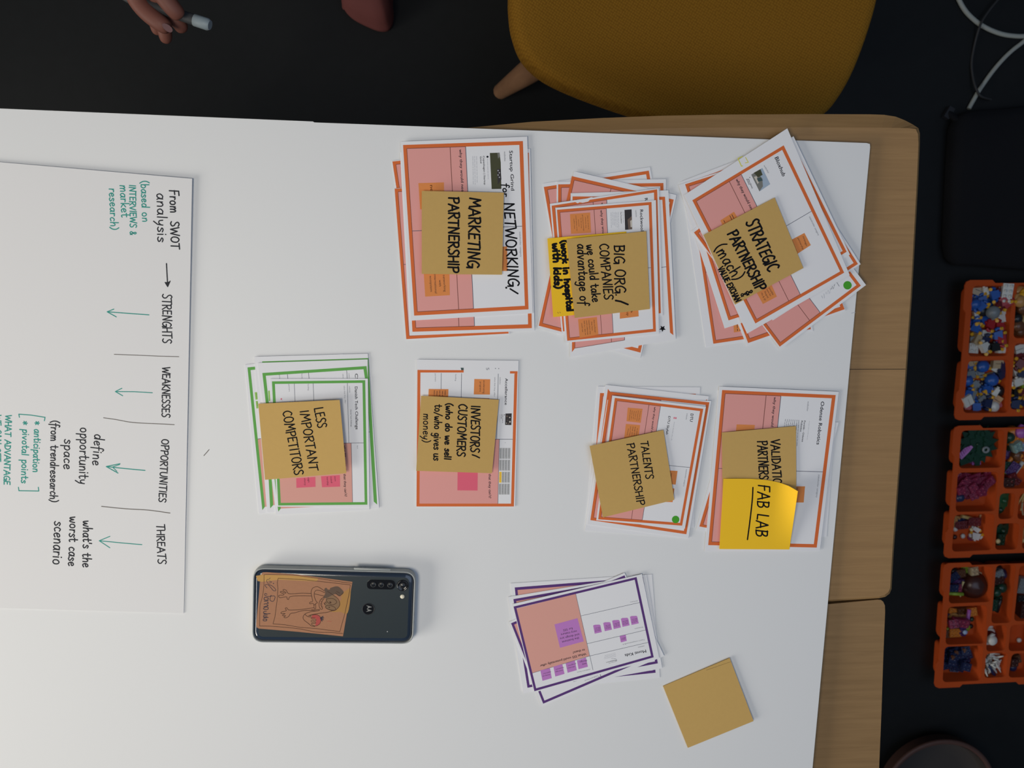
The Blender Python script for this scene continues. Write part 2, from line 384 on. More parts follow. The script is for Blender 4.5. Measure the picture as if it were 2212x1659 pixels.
inn_px = [(-500, 436), (300, 366), (1000, 301), (1150, 289), (1300, 282), (1430, 277), (1560, 275.5), (1760, 275), (1880, 275.5), (1905, 275.8), (1925, 276), (1945, 276.3), (1962, 276.7), (1978, 278.5), (1983, 290),
          (1984, 310), (1980, 400), (1967, 640), (1954, 830), (1943, 980), (1927, 1200), (1923, 1270), (1919, 1279), (1911, 1285), (1900, 1288.5), (1780, 1296.5), (300, 1396), (-500, 1450)]
inner = [wp(p, ZT) for p in inn_px]
mb = MB(); n = len(outer); low = [Vector((p.x, p.y, ZT - 0.032)) for p in outer]
mb.add(inner, [tuple(range(n))], 'oak'); mb.add(low, [tuple(range(n))], 'oak')
mb.add(inner + outer, [(i, (i + 1) % n, n + (i + 1) % n, n + i) for i in range(n)], 'oak')
mb.add(outer + low, [(i, (i + 1) % n, n + (i + 1) % n, n + i) for i in range(n)], 'oak')
g = [wp(p, ZT + 0.00005) for p in ((1700, 797.2), (1956, 796.6), (1956, 798.0), (1700, 798.6))]
mb.add(g, [(0, 1, 2, 3)], 'groove')
mb.build('tabletop', tb, wp((1300, 800), ZT))
def table_leg(x, y, ztop, par):
    m = MB(); m.tube([(x, y, 0), (x, y, ztop * 0.5), (x, y, ztop)], [0.016, 0.021, 0.026], 'oak_leg', 14)
    m.build('leg', par, (x, y, 0))
for q in ((1880, 380), (1850, 1180), (-300, 480), (-300, 1330)):
    p = wp(q, ZT); table_leg(p.x - 0.02, p.y, ZT - 0.0325, tb)
tb2 = thing('wooden_table', wp((1300, 1700), 0), 'light oak table below the first one, its rounded corner showing beside the board', 'table')
ZT2 = ZT - 0.004
o2 = [(-500, 1474), (300, 1416), (1780, 1306), (1895, 1295.5), (1903, 1296), (1908, 1300), (1911.5, 1308), (1912, 1322), (1908, 1420), (1904, 1540), (1899, 1659), (1888, 1900), (1880, 2100), (1862, 2500), (1848, 2800), (-500, 2800)]
mb = MB(); mb.prism([wp(p, ZT2) for p in o2], ZT2 - 0.03, ZT2, 'oak_low')
ob = mb.build('tabletop', tb2, wp((1300, 1700), ZT2))
bv = ob.modifiers.new('edge', 'BEVEL'); bv.width = 0.0025; bv.segments = 2; bv.limit_method = 'ANGLE'; bv.angle_limit = 0.9
for q in ((1830, 1400), (1780, 2700), (-300, 1560), (-300, 2700)):
    p = wp(q, ZT2); table_leg(p.x - 0.02, p.y, ZT2 - 0.0305, tb2)

# ---------------------------------------------------------------- the white board that carries everything
bc = [wp(p, BOARD_Z) for p in ((-420, 217), (1880, 309.5), (1755, 1659))]
d = (bc[2] - bc[1]).normalized(); br = bc[1] + d * 1.42; bl = bc[0] + d * 1.42
mb = MB()
cut = [bc[0], wp((676, 262.5), BOARD_Z), wp((679, 264.5), BOARD_Z), wp((1872, 309), BOARD_Z), wp((1879, 311), BOARD_Z), wp((1879.6, 318), BOARD_Z), br, bl]
mb.prism(cut, BOARD_Z - 0.0055, BOARD_Z, 'board')
def flat_stroke(mb, reg, pts, w, z, m):
    vs, fs, hs = ribbon(pts, w); mb.add([wpt(reg, p, z + h * UE) for p, h in zip(vs, hs)], fs, m)
flat_stroke(mb, 'B', [(1338, 567), (1322, 586), (1305, 605)], 5, BOARD_Z + 0.00005, 'pencil')
flat_stroke(mb, 'E', [(1243, 1329), (1268, 1324)], 4, BOARD_Z + 0.00005, 'faint')
tag(mb.build('white_board', origin=(bc[0] + br) / 2, fix=True), 'large white board laid over the oak tables, carrying the card piles', 'board')

# ---------------------------------------------------------------- the big sheet with the analysis notes
s = Sheet('X', [(-420, 314), (415, 386), (397, 1325), (-420, 1302)], BOARD_Z + 0.0006, 'big_paper', 0.0004, lift=(0, 0.0022, 0.0002, 0), bump=None, n=10)
s.bump = None
s.reg = 'A'
for t, a, b, h in (('From', (1268, 314), (1272, 482), 66), ('SWOT', (1272, 548), (1280, 752), 60)): s.hand(t, a, b, h, 10, 'felt_black')
s.hand('analysis', (1172, 335), (1178, 700), 72, 9, 'felt_black')
for t, a, b, h in (('(based on', (1050, 245), (1064, 550), 56), ('INTERVIEWS &', (966, 275), (972, 648), 46), ('market', (897, 275), (907, 515), 60), ('research)', (815, 300), (828, 608), 56)):
    s.hand(t, a, b, h, 8, 'teal', jit=0.07)
s.stroke([(1243, 862), (1247, 940), (1252, 1028)], 9, 'felt_black'); s.poly([(1230, 1000), (1252, 1036), (1272, 992), (1251, 1000)], 'felt_black', 11)
s.stroke([(1233, 1003), (1252, 1034), (1270, 993)], 8, 'felt_black')
s.hand('STRENGHTS', (1214, 1090), (1214, 1455), 66, 9, 'felt_black')
s.stroke([(1112, 1245), (960, 1234), (800, 1222)], 7, 'teal'); s.stroke([(850, 1202), (800, 1222), (868, 1260)], 7, 'teal')
s.stroke([(853, 1540), (1000, 1545), (1180, 1553), (1335, 1557)], 5.5, 'pencil')
s.reg = 'B'
s.hand('WEAKNESSES', (1040, 38), (1036, 358), 50, 7.5, 'felt_black')
s.stroke([(975, 203), (860, 196), (738, 195)], 5.5, 'teal'); s.stroke([(780, 174), (738, 195), (785, 222)], 5.5, 'teal')
s.stroke(smooth_line([(663, 363), (740, 374), (850, 393), (1000, 401), (1115, 407)]), 5, 'pencil')
s.hand('OPPORTUNITIES', (1036, 500), (1016, 902), 46, 7.5, 'felt_black')
s.stroke([(928, 700), (800, 688), (680, 675)], 6, 'teal'); s.stroke([(768, 657), (680, 675), (755, 717)], 6, 'teal'); s.stroke([(766, 662), (720, 678), (748, 706)], 5, 'teal')
s.hand('define', (606, 466), (592, 664), 60, 7.5, 'felt_black'); s.hand('opportunity', (514, 425), (506, 786), 62, 7.5, 'felt_black')
s.hand('space', (412, 500), (408, 690), 58, 7.5, 'felt_black'); s.hand('(from trendresearch)', (328, 380), (320, 900), 50, 7.5, 'felt_black')
s.stroke([(124, 360), (120, 340), (200, 346), (288, 360), (284, 382)], 6, 'teal'); s.stroke([(118, 808), (121, 830), (248, 832), (245, 808)], 6, 'teal')
s.hand('* anticipation', (222, 385), (210, 710), 44, 7, 'teal'); s.hand('* pivotal points', (146, 383), (136, 780), 44, 7, 'teal')
s.hand('WHAT ADVANTAGE', (36, 345), (24, 790), 38, 7, 'teal'); s.hand('WE CAN GET', (-30, 345), (-34, 640), 38, 7, 'teal')
s.stroke(smooth_line([(650, 930), (800, 945), (950, 954), (1088, 973)]), 5.5, 'pencil')
s.hand('THREATS', (1003, 1045), (1010, 1298), 50, 7.5, 'felt_black')
s.stroke([(908, 1175), (800, 1166), (635, 1150)], 5.5, 'teal'); s.stroke([(703, 1122), (635, 1150), (703, 1195)], 5.5, 'teal')
s.hand("what's the", (534, 1020), (528, 1318), 56, 8, 'felt_black'); s.hand('worst case', (448, 995), (438, 1310), 56, 8, 'felt_black'); s.hand('scenario', (350, 1025), (338, 1300), 66, 8, 'felt_black')
s.done('flipchart_sheet', 'large white sheet handwritten in black and teal with strengths, weaknesses, opportunities and threats', 'paper')

# ================================================================ the printed cards
STEP = 0.0006
def mitre(s, f, bw, bt, col, skip):
    o = [(0, 0), (1, 0), (1, 1), (0, 1)]; i = [(bw, bt), (1 - bw, bt), (1 - bw, 1 - bt), (bw, 1 - bt)]
    for k, ch in enumerate('TRBL'):
        if ch in skip: continue
        j = (k + 1) % 4; a, b, c, d = o[k], o[j], i[j], i[k]
        if 'TRBL'[k - 1] in skip: d = (bw, 0) if k == 3 and 0 else d
        s.poly([f(*a), f(*b), f(*c), f(*d)], col, 7)
def stake(s, fr, col='orange', pink='pink', skip='', lines=True, bw=0.031, full=True):
    """partner card: coloured border, pink strip on the lower side, white side above, cross rules"""
    f = frame_map(fr); bt = bw * 0.72
    if full:
        s.rect(f, bw, bt, 0.52, 1 - bt, pink, 3)
        s.rect(f, 0.388, bt, 0.3935, 1 - bt, 'rule_red', 5); s.rect(f, 0.518, bt, 0.5235, 1 - bt, 'rule', 6)
        s.rect(f, bw, 0.503, 1 - bw, 0.5065, 'rule', 5)
    mitre(s, f, bw, bt, col, skip)
    e = 0.0035
    s.rect(f, bw - e, bt, bw + e * 0.3, 1 - bt, 'rule_red', 8); s.rect(f, bw, bt - e * 0.7, 0.52, bt + e * 0.3, 'rule_red', 8.2); s.rect(f, bw, 1 - bt - e * 0.3, 0.52, 1 - bt + e * 0.6, 'rule_red', 8.4)
    return f
def comp(s, fr, col, pink, skip='', bw=0.030, hl=(0.238, 0.441, 0.808)):
    """competitor card: white upper half with three cross rules, pink lower half"""
    f = frame_map(fr); bt = bw * 0.70
    s.rect(f, bw, 0.503, 0.835, 1 - bt, pink, 3)
    for k in hl: s.rect(f, k - 0.002, bt, k + 0.0025, 0.503, 'rule', 5)
    s.rect(f, 0.833, 0.503, 0.8375, 1 - bt, 'rule', 6); s.rect(f, bw, 0.5015, 1 - bw, 0.505, 'rule', 6)
    mitre(s, f, bw, bt, col, skip)
    return f
def pnote(s, pts, m, lines=(), h=12, e=9, bold=False):   # a small printed note with its lines of print (start, end)
    s.poly(pts, m, e)
    for t, a, b in lines:
        if t is None: s.small(a, b, h, 'print', hash((a, b)) % 999, e + 2)
        else: s.text(t, a, b, h, 'print', bold, e + 2)

CG = 'printed orange bordered cards in piles'
z0 = BOARD_Z + 0.0005
# ---- pile C: marketing
lab = {}
s = Sheet('C', [(58, 238), (868, 150), (960, 1290), (228, 1400)], z0); stake(s, [(62, 243), (850, 160), (940, 1270), (236, 1385)])
s.done('printed_card', 'pink printed card lowest in the marketing partnership pile, its top corner showing at left', 'card', CG)
s = Sheet('C', [(76, 448), (884, 405), (956, 1560), (165, 1600)], z0 + STEP); stake(s, [(79, 450), (884, 408), (948, 1554), (168, 1597)])
s.done('printed_card', 'pink printed card sticking out farthest at the lower end of the marketing partnership pile', 'card', CG)
s = Sheet('C', [(120, 170), (1113, 146), (1146, 1532), (193, 1570)], z0 + 2 * STEP); stake(s, [(138, 198), (1102, 176), (1125, 1513), (215, 1541)])
s.done('printed_card', 'printed card directly beneath the networking card of the marketing partnership pile', 'card', CG)
s = Sheet('C', [(125, 92), (1090, 53), (1132, 1400), (203, 1456)], z0 + 3 * STEP)
f = stake(s, [(143, 117), (1057, 87), (1100, 1370), (228, 1418)])
s.text('Startup Grind', (953, 160), (967, 464), 27, bold=True); s.text('website:', (912, 166), (915, 243), 14, 'print_grey')
s.poly([(805, 178), (878, 176), (888, 250), (893, 452), (819, 453)], 'ph_grass', 9)
s.poly([(862, 176), (879, 175), (883, 200), (868, 222)], 'ph_roof', 10); s.poly([(860, 300), (888, 300), (893, 380), (866, 420)], 'ph_dark', 10)
for k in range(4): s.disc((868 + (k % 2) * 10, 312 + k * 17), 5, 'faint', 11, 8)
s.disc((787, 207), 8, 'print'); s.small((787, 222), (792, 375), 8, 'faint', 1)
s.text('Copenhagen | Startup', (752, 200), (761, 421), 13, bold=True); s.text('Grind', (729, 204), (732, 256), 13, bold=True)
for k, (x, y) in enumerate(((708, 402), (693, 418), (679, 423))): s.small((x - 4, 203), (x, y), 8, 'faint', k)
s.text('why they would need', (571, 150), (590, 492), 22, bold=True); s.text('stakeholder category', (1029, 778), (1036, 970), 13, 'print_grey')
pnote(s, [(260, 408), (455, 402), (458, 600), (274, 608)], 'note_orange'); s.text('ne', (349, 424), (352, 470), 26)
pnote(s, [(300, 1080), (497, 1075), (500, 1262), (312, 1273)], 'note_orange', [('networking', (447, 1108), (456, 1236), ), ('with', (417, 1146), (419, 1196)), ('international', (379, 1100), (387, 1248)), ('ecosystem', (345, 1116), (352, 1236))], 18)
pnote(s, [(880, 892), (936, 890), (941, 1078), (880, 1078)], 'note_orange')
s.hand('for', (905, 412), (906, 508), 46, 9, 'ink'); s.hand('NETWORKING', (914, 560), (946, 1195), 78, 12, 'ink'); s.stroke([(1018, 1250), (960, 1214)], 12, 'ink'); s.disc((930, 1205), 8, 'ink', 12)
s.done('printed_card', 'topmost orange bordered card of the marketing partnership pile, inked for networking', 'card', CG)
NG = 'brown paper sticky notes'
s = Sheet('C', [(286, 467), (912, 480), (898, 1106), (286, 1100)], z0 + 4 * STEP + 0.0015, 'kraft', 0.00015, lift=(0.003, 0.0, 0.001, 0.003))
s.hand('MARKETING', (652, 520), (636, 1052), 84, 14); s.hand('PARTNERSHIP', (494, 515), (488, 1088), 78, 14)
s.done('sticky_note', 'brown sticky note handwritten marketing partnership on its own pile', 'sticky note', NG)

# ---- pile D: big organisations
def cardD(k, paper, fr, label, **kw):
    s = Sheet('D', paper, z0 + k * STEP); stake(s, fr, **kw); return s
s = cardD(0, [(85, 175), (958, 40), (1170, 1240), (298, 1425)], [(93, 203), (948, 70), (1150, 1225), (305, 1415)], '')
s.disc((877, 152), 6, 'rule'); s.disc((862, 153), 4, 'rule')
s.done('printed_card', 'lowest card of the big organisations pile, its corner highest up at top', 'card', CG)
s = cardD(1, [(198, 160), (1088, 138), (1108, 1410), (195, 1405)], [(210, 182), (1067, 171), (1085, 1396), (208, 1392)], '')
s.done('printed_card', 'squarely lying printed card low in the big organisations pile, thin top strip visible', 'card', CG)
s = cardD(2, [(340, 75), (1174, 268), (880, 1600), (40, 1346)], [(322, 115), (1151, 306), (880, 1552), (52, 1333)], '')
s.done('printed_card', 'printed card turned clockwise in the big organisations pile, corners poking out on both sides', 'card', CG)
s = Sheet('D', [(312, 254), (1108, 230), (1168, 1444), (308, 1588)], z0 + 3 * STEP); f = stake(s, [(327, 280), (1080, 283), (1148, 1410), (322, 1548)], skip='B')
s.text('stakeholder category', (1030, 865), (1050, 1046), 14, 'print_grey')
s.poly([(1060 + r * math.cos(a), 1356 + r * math.sin(a)) for k in range(10) for r, a in (((28 if k % 2 == 0 else 13), math.radians(20 + 36 * k)),)], 'ink', 12)
s.done('printed_card', 'printed card with a small inked star at its corner in the big organisations pile', 'card', CG)
s = Sheet('D', [(143, 340), (1030, 212), (1062, 1250), (240, 1400)], z0 + 4 * STEP); f = stake(s, [(157, 356), (1016, 222), (1046, 1230), (250, 1380)])
s.poly([(350, 326), (480, 286), (510, 292), (470, 305), (455, 322), (410, 332), (385, 328), (368, 336)], 'paper', 13)
s.text('R', (913, 296), (917, 318), 26, bold=True); s.text('why', (560, 332), (563, 360), 20, bold=True)
s.done('printed_card', 'printed card with a torn upper edge just under the top of the big organisations pile', 'card', CG)
s = Sheet('D', [(187, 372), (1006, 310), (1032, 1400), (270, 1472)], z0 + 5 * STEP); f = stake(s, [(200, 389), (970, 325), (1006, 1380), (284, 1456)])
s.text('Rockwool', (876, 388), (882, 562), 26, bold=True); s.text('website', (838, 392), (842, 448), 12, 'print_grey')
s.poly([(750, 390), (808, 385), (813, 548), (755, 553)], 'ph_dark', 9); s.poly([(775, 470), (809, 440), (813, 548), (782, 550)], 'ph_mud', 10); s.poly([(796, 480), (810, 470), (812, 530), (800, 530)], 'ph_light', 11)
s.small((738, 404), (741, 500), 7, 'faint', 3); s.text('The Foundation', (716, 405), (722, 500), 9, bold=True)
for k in range(6): s.small((700 - k * 12, 408 + (k % 2) * 3), (703 - k * 12, 540 - (k * 37) % 30), 7, 'faint', 10 + k)
s.text('why they would', (552, 392), (572, 606), 21, bold=True); s.text('stakeholder category', (936, 888), (942, 1045), 12, 'print_grey')
pnote(s, [(306, 424), (470, 411), (478, 575), (315, 585)], 'note_orange')
s.reg = 'n1'
for t, a, b in (('they can invest in', (556, 258), (580, 635)), ('solutions that', (494, 305), (508, 604)), ('generate knowledge', (414, 238), (450, 684)), ('for the social', (368, 325), (386, 604)), ('economic', (304, 368), (318, 570)), ('sustainability of the', (232, 262), (264, 690)), ('welfare state', (178, 345), (196, 628))): s.text(t, a, b, 26, 'print', False, 11)
s.reg = 'D'
pnote(s, [(372, 1280), (525, 1262), (538, 1405), (385, 1432)], 'note_orange', [('data exchange -', (498, 1285), (510, 1400)), ('they have', (478, 1300), (485, 1372)), ('researchers they', (456, 1288), (468, 1404)), ('could collaborate', (437, 1290), (448, 1408)), ('with us / data we', (418, 1292), (429, 1410)), ('could use', (398, 1312), (406, 1385))], 11)
pnote(s, [(712, 1210), (862, 1190), (866, 1257), (712, 1276)], 'note_orange'); s.text('hip', (765, 1215), (770, 1252), 20); s.text('k', (800, 1216), (802, 1232), 18)
s.done('printed_card', 'topmost orange bordered card of the big organisations pile, with a dark landscape photo', 'card', CG)
s = Sheet('D', [(122, 622), (765, 566), (810, 1200), (170, 1263)], z0 + 6 * STEP, 'yellow', 0.00015, lift=(0.001, 0, 0, 0.003))
s.hand('(work in hospital', (232, 640), (284, 1216), 50, 18, seed=2); s.hand('with kids)', (164, 662), (184, 1030), 58, 18, seed=1)
s.stroke([(205, 1222), (212, 1232)], 3, 'rule_red'); s.stroke([(222, 1220), (228, 1230)], 3, 'rule_red')
s.done('sticky_note', 'bright yellow sticky note half hidden under the brown big organisations note', 'sticky note', 'yellow sticky notes')
s = Sheet('D', [(278, 628), (928, 563), (957, 1197), (345, 1270)], z0 + 7 * STEP, 'kraft', 0.00015, lift=(0.0025, 0.0008, 0.0005, 0.0035))
s.hand('BIG ORG.', (665, 680), (678, 1090), 82, 12); s.stroke([(678, 1128), (720, 1136), (778, 1160)], 15, 'ink')
s.hand('COMPANIES', (545, 668), (586, 1122), 74, 11); s.hand('we could take', (442, 675), (490, 1140), 66, 11); s.hand('advantage of', (366, 668), (388, 1165), 76, 11)
s.done('sticky_note', 'brown sticky note about big organisations lying over a yellow one', 'sticky note', NG)

# ---- pile E: strategic
def rq(bl, br, h, k=1.0):                             # frame from its lower corners and height
    dx, dy = br[0] - bl[0], br[1] - bl[1]; L = math.hypot(dx, dy); ux, uy = dy / L, -dx / L
    return [(bl[0] + ux * h, bl[1] + uy * h), (br[0] + ux * h, br[1] + uy * h), br, bl]
def grow(fr, l, t, r, b):
    f = frame_map(fr); return [f(-l, -t), f(1 + r, -t), f(1 + r, 1 + b), f(-l, 1 + b)]
fr = rq((290, 1540), (962, 1440), 1000); s = Sheet('E', grow(fr, 0.08, 0.03, 0.02, 0.015), z0); stake(s, fr)
pnote(s, [(428, 1396), (494, 1385), (500, 1452), (432, 1462)], 'note_orange', [(None, (472 - k * 17, 1402), (474 - k * 17, 1450)) for k in range(2)], 9)
s.done('printed_card', 'lowest card of the strategic partnership pile, its pink corner poking out lowest at left', 'card', CG)
fr = [(107, 430), (772, 190), (1195, 1302), (530, 1535)]; s = Sheet('E', [(62, 424), (780, 150), (1202, 1312), (522, 1556)], z0 + STEP); stake(s, fr)
s.done('printed_card', 'second lowest printed card of the strategic partnership pile, red corner at top left', 'card', CG)
fr = rq((395, 1379), (1050, 1170), 985); s = Sheet('E', grow(fr, 0.062, 0.01, 0.03, 0.045), z0 + 2 * STEP); stake(s, fr)
s.done('printed_card', 'printed card with a narrow pink sliver left of the strategic partnership note', 'card', CG)
fr = rq((748, 1560), (1307, 1140), 985); s = Sheet('E', grow(fr, 0.01, 0.02, 0.045, 0.018), z0 + 3 * STEP); stake(s, fr)
for k in range(8): s.small((1142 - k * 15, 1118 + k * 13), (1162 - k * 12, 1150 + k * 9 + (k % 2) * 14) if k < 1 else (1128 - k * 12, 1160 + k * 11 - (k % 3) * 9), 8, 'print_grey' if k < 3 else 'faint', k)
s.disc((1215, 1137), 29, 'dot_green', 14, 28)
s.done('printed_card', 'printed card with a round green dot at its corner in the strategic partnership pile', 'card', CG)
fr = [(740, 150), (800, 165), (1287, 990), (700, 1370)]; fr = rq((705, 1362), (1287, 990), 985); s = Sheet('E', grow(fr, 0.02, 0.02, 0.022, 0.012), z0 + 4 * STEP); stake(s, fr)
s.done('printed_card', 'third card from the top of the strategic partnership pile, only a right corner out', 'card', CG)
fr = [(206, 512), (828, 140), (1209, 906), (590, 1278)]; s = Sheet('E', [(190, 480), (843, 110), (1232, 925), (585, 1310)], z0 + 5 * STEP); f = stake(s, fr)
s.text('stakeholder category', (986, 568), (1046, 684), 12, 'print_grey'); s.stroke([(852, 318), (900, 420), (940, 503)], 4, 'blue_line', 9)
s.done('printed_card', 'second card from the top of the strategic partnership pile, with a thin blue line', 'card', CG)
fr = [(145, 551), (775, 172), (1192, 1050), (580, 1400)]; s = Sheet('E', [(90, 514), (800, 55), (1230, 1066), (523, 1470)], z0 + 6 * STEP); f = stake(s, fr)
s.text('Bloxhub', (712, 258), (766, 388), 28, bold=True); s.text('website:', (636, 312), (668, 366), 12, 'print_grey')
s.poly([(551, 374), (628, 328), (682, 440), (608, 490)], 'ph_sky', 9); s.poly([(551, 374), (585, 354), (628, 400), (632, 455), (608, 490)], 'ph_roof', 10); s.poly([(568, 362), (615, 336), (630, 376), (600, 392)], 'ph_grass', 11); s.poly([(590, 400), (616, 392), (632, 414), (600, 424)], 'ph_teal', 12); s.poly([(570, 390), (588, 384), (606, 424), (596, 440)], 'ph_light', 11)
s.disc((541, 394), 3, 'print'); s.text('What is Bloxhub', (527, 404), (556, 470), 9, bold=True); s.text('Bloxhub', (517, 406), (535, 445), 9, bold=True)
s.text('why they would need', (443, 408), (556, 634), 21, bold=True); s.text('stakeholder category', (949, 665), (1012, 795), 12, 'print_grey')
pnote(s, [(338, 690), (432, 630), (470, 690), (370, 760)], 'note_orange', [(None, (418, 650), (436, 684)), (None, (404, 658), (420, 690)), (None, (362, 690), (376, 715))], 9)
pnote(s, [(830, 822), (918, 776), (962, 860), (870, 920)], 'note_orange', [('strategic', (905, 800), (930, 868)), ('partnership', (870, 812), (905, 892))], 13)
pnote(s, [(590, 1190), (690, 1130), (728, 1215), (632, 1266)], 'note_orange', [('possible', (672, 1156), (698, 1205)), ('mens for', (654, 1165), (682, 1215)), ('Stupid', (640, 1180), (662, 1225)), ('rks & SF', (618, 1190), (642, 1244))], 13)
s.stroke([(490, 250), (460, 263), (484, 316), (491, 314)], 6, 'yellow_mark', 9); s.stroke([(512, 256), (531, 289), (510, 293)], 5, 'yellow_mark', 9)
s.done('printed_card', 'topmost tilted card of the strategic partnership pile, with a small house photo', 'card', CG)
s = Sheet('E', [(222, 790), (713, 532), (911, 1018), (440, 1270)], z0 + 7 * STEP + 0.001, 'kraft', 0.00015, lift=(0.002, 0.0, 0.0, 0.0015))
s.hand('STRATEGIC', (512, 706), (668, 1048), 84, 13); s.hand('PARTNERSHIP', (388, 782), (592, 1182), 72, 13)
s.hand('(mach)', (292, 882), (438, 1108), 82, 10); s.hand('VALUE EXCHAN', (320, 1022), (446, 1256), 40, 9); s.hand('&', (478, 1196), (486, 1218), 42, 8); s.hand('&', (512, 1180), (524, 1210), 44, 9)
s.done('sticky_note', 'tilted brown sticky note about strategic partnership on the corner pile', 'sticky note', NG)

# ---- pile F: less important competitors (green)
GG = 'printed green bordered cards'
s = Sheet('F', [(85, 170), (1035, 60), (1180, 1510), (220, 1615)], z0); f = comp(s, [(110, 196), (1010, 98), (1155, 1478), (254, 1578)], 'green', 'salmon', skip='B')
for q in (((180, 437), (238, 431), (243, 503), (188, 508)), ((190, 522), (246, 515), (250, 585), (197, 594))):
    pnote(s, list(q), 'note_green', [(None, (q[1][0] - 12 - k * 14, q[0][1] + 8), (q[1][0] - 8 - k * 14, q[2][1] - 10)) for k in range(3)], 6)
s.done('printed_card', 'lowest green bordered card, sticking out at the left side of its pile', 'card', GG)
s = Sheet('F', [(175, 92), (1276, 62), (1386, 1560), (300, 1600)], z0 + STEP); f = comp(s, [(252, 138), (1280, 106), (1366, 1524), (330, 1560)], 'green', 'salmon', skip='B')
s.done('printed_card', 'green bordered card whose long right edge juts out at the right of its pile', 'card', GG)
s = Sheet('F', [(208, 152), (1274, 118), (1292, 1575), (386, 1622)], z0 + 2 * STEP); f = comp(s, [(254, 250), (1262, 183), (1330, 1545), (408, 1592)], 'green', 'salmon', skip='BR')
s.poly([(1234, 212), (1263, 182), (1276, 305), (1248, 305)], 'green', 7.3)
s.text('CSI', (1150, 256), (1153, 330), 30, bold=True); s.text('website', (1088, 252), (1092, 318), 12, 'print_grey'); s.text('value that', (1030, 258), (1035, 340), 12, 'print_grey'); s.text('funding', (632, 256), (635, 320), 12, 'print_grey'); s.text('partners', (416, 268), (420, 335), 12, 'print_grey')
s.poly([(310, 422), (326, 420), (331, 520), (318, 522)], 'note_green', 9)
s.done('printed_card', 'second green bordered card from the top, the letters CS showing', 'card', GG)
s = Sheet('F', [(330, 306), (1276, 304), (1292, 1548), (396, 1544)], z0 + 3 * STEP); f = comp(s, [(347, 331), (1250, 320), (1271, 1525), (408, 1533)], 'green', 'salmon')
s.text('Danish Tech Challenge', (1149, 382), (1157, 796), 28, bold=True); s.text('website', (1093, 375), (1096, 440), 13, 'print_grey'); s.text('value that they offer:', (1042, 372), (1052, 548), 13, 'print_grey')
s.text('funding', (693, 356), (696, 418), 13, 'print_grey'); s.text('partners', (507, 358), (512, 430), 13, 'print_grey'); s.text('fact', (1170, 952), (1172, 984), 12, 'print_grey'); s.text('Danish Tech Challenge', (1107, 606), (1111, 770), 10, 'print', True)
s.text('that they can\'t?', (1040, 1226), (1052, 1446), 24, bold=True); s.text('what SSS could offer', (1040, 950), (1046, 1216), 22, bold=True)
pnote(s, [(582, 1268), (768, 1256), (769, 1352), (584, 1362)], 'note_pink', [('sign', (694, 1262), (698, 1310)), ('ultancy', (658, 1268), (662, 1338))], 17)
pnote(s, [(822, 1250), (1005, 1238), (1007, 1350), (832, 1356)], 'note_pink', [('more', (950, 1252), (955, 1298)), ('cused', (913, 1252), (918, 1315)), ('torship', (876, 1256), (882, 1338))], 17)
s.disc((438, 502), 8, 'note_pink', 9, 8); s.disc((446, 520), 4, 'faint', 9, 6)
s.done('printed_card', 'topmost green bordered card, partly covered by the less important competitors note', 'card', GG)
s = Sheet('F', [(215, 547), (1003, 510), (1068, 1220), (280, 1284)], z0 + 4 * STEP + 0.001, 'kraft', 0.00015, lift=(0.0005, 0.004, 0.004, 0.0005))
s.hand('LESS', (752, 594), (794, 786), 86, 12); s.hand('IMPORTANT', (618, 620), (714, 1196), 84, 12); s.hand('COMPETITORS', (448, 622), (566, 1242), 88, 12)
s.done('sticky_note', 'brown sticky note handwritten less important competitors on the green cards', 'sticky note', NG)

# ---- card G: investors
s = Sheet('G', [(95, 78), (1139, 90), (1104, 1588), (90, 1588)], z0 + 0.0005); f = comp(s, [(103, 185), (1127, 198), (1090, 1583), (93, 1583)], 'orange', 'pink', skip='T')
s.poly([(103, 185), (576, 188), (576, 212), (103, 212)], 'orange', 7.6); s.poly([(1050, 198), (1128, 199), (1127, 222), (1050, 222)], 'orange', 7.6); s.poly([(545, 163), (576, 163), (576, 188), (552, 188)], 'ph_teal', 8)
s.text('5', (806, 164), (808, 188), 32, 'print_grey'); s.disc((902, 171), 5, 'print_grey'); s.disc((935, 172), 5, 'print_grey')
s.text('Accellerance', (1002, 270), (996, 543), 28, bold=True); s.text('website:', (945, 258), (943, 335), 13, 'print_grey'); s.text('value that they offer:', (891, 258), (886, 462), 13, 'print_grey')
s.text('funding', (490, 228), (489, 298), 13, 'print_grey'); s.text('partners', (282, 222), (282, 305), 13, 'print_grey')
s.poly([(1004, 632), (1068, 630), (1064, 750), (1000, 748)], 'ph_dark', 9)
for k, q in enumerate(((1020, 660), (1048, 672), (1024, 700), (1050, 716), (1036, 736), (1014, 730))): s.disc(q, 9 - k % 3 * 2, 'ph_light' if k % 2 else 'ph_mud', 10, 8)
s.disc((994, 645), 5, 'print', 9, 8); s.small((993, 655), (991, 730), 6, 'faint', 1); s.small((977, 640), (975, 728), 8, 'print', 2); s.small((961, 640), (959, 690), 8, 'print', 3); s.small((948, 640), (946, 726), 5, 'faint', 4); s.small((940, 640), (938, 710), 5, 'faint', 5)
for i, xx in enumerate((945, 973, 1001, 1030)):
    for j, yy in enumerate((984, 1105, 1228, 1350)):
        dx = -j * 2.5; s.poly([(xx + dx, yy), (xx + 24 + dx, yy), (xx + 22 + dx, yy + 111), (xx - 2 + dx, yy + 111)], 'yellow' if (i, j) == (0, 2) else 'cell_grey', 9)
        s.small((xx + 8 + dx, yy + 12), (xx + 7 + dx, yy + 98), 8, 'print_grey', i * 7 + j, 11)
s.disc((1002, 930), 3, 'rule', 9, 6)
pnote(s, [(685, 278), (848, 281), (845, 438), (679, 436)], 'note_orange', [('accelerating', (778, 292), (774, 426)), ('programs', (741, 306), (739, 408))], 19)
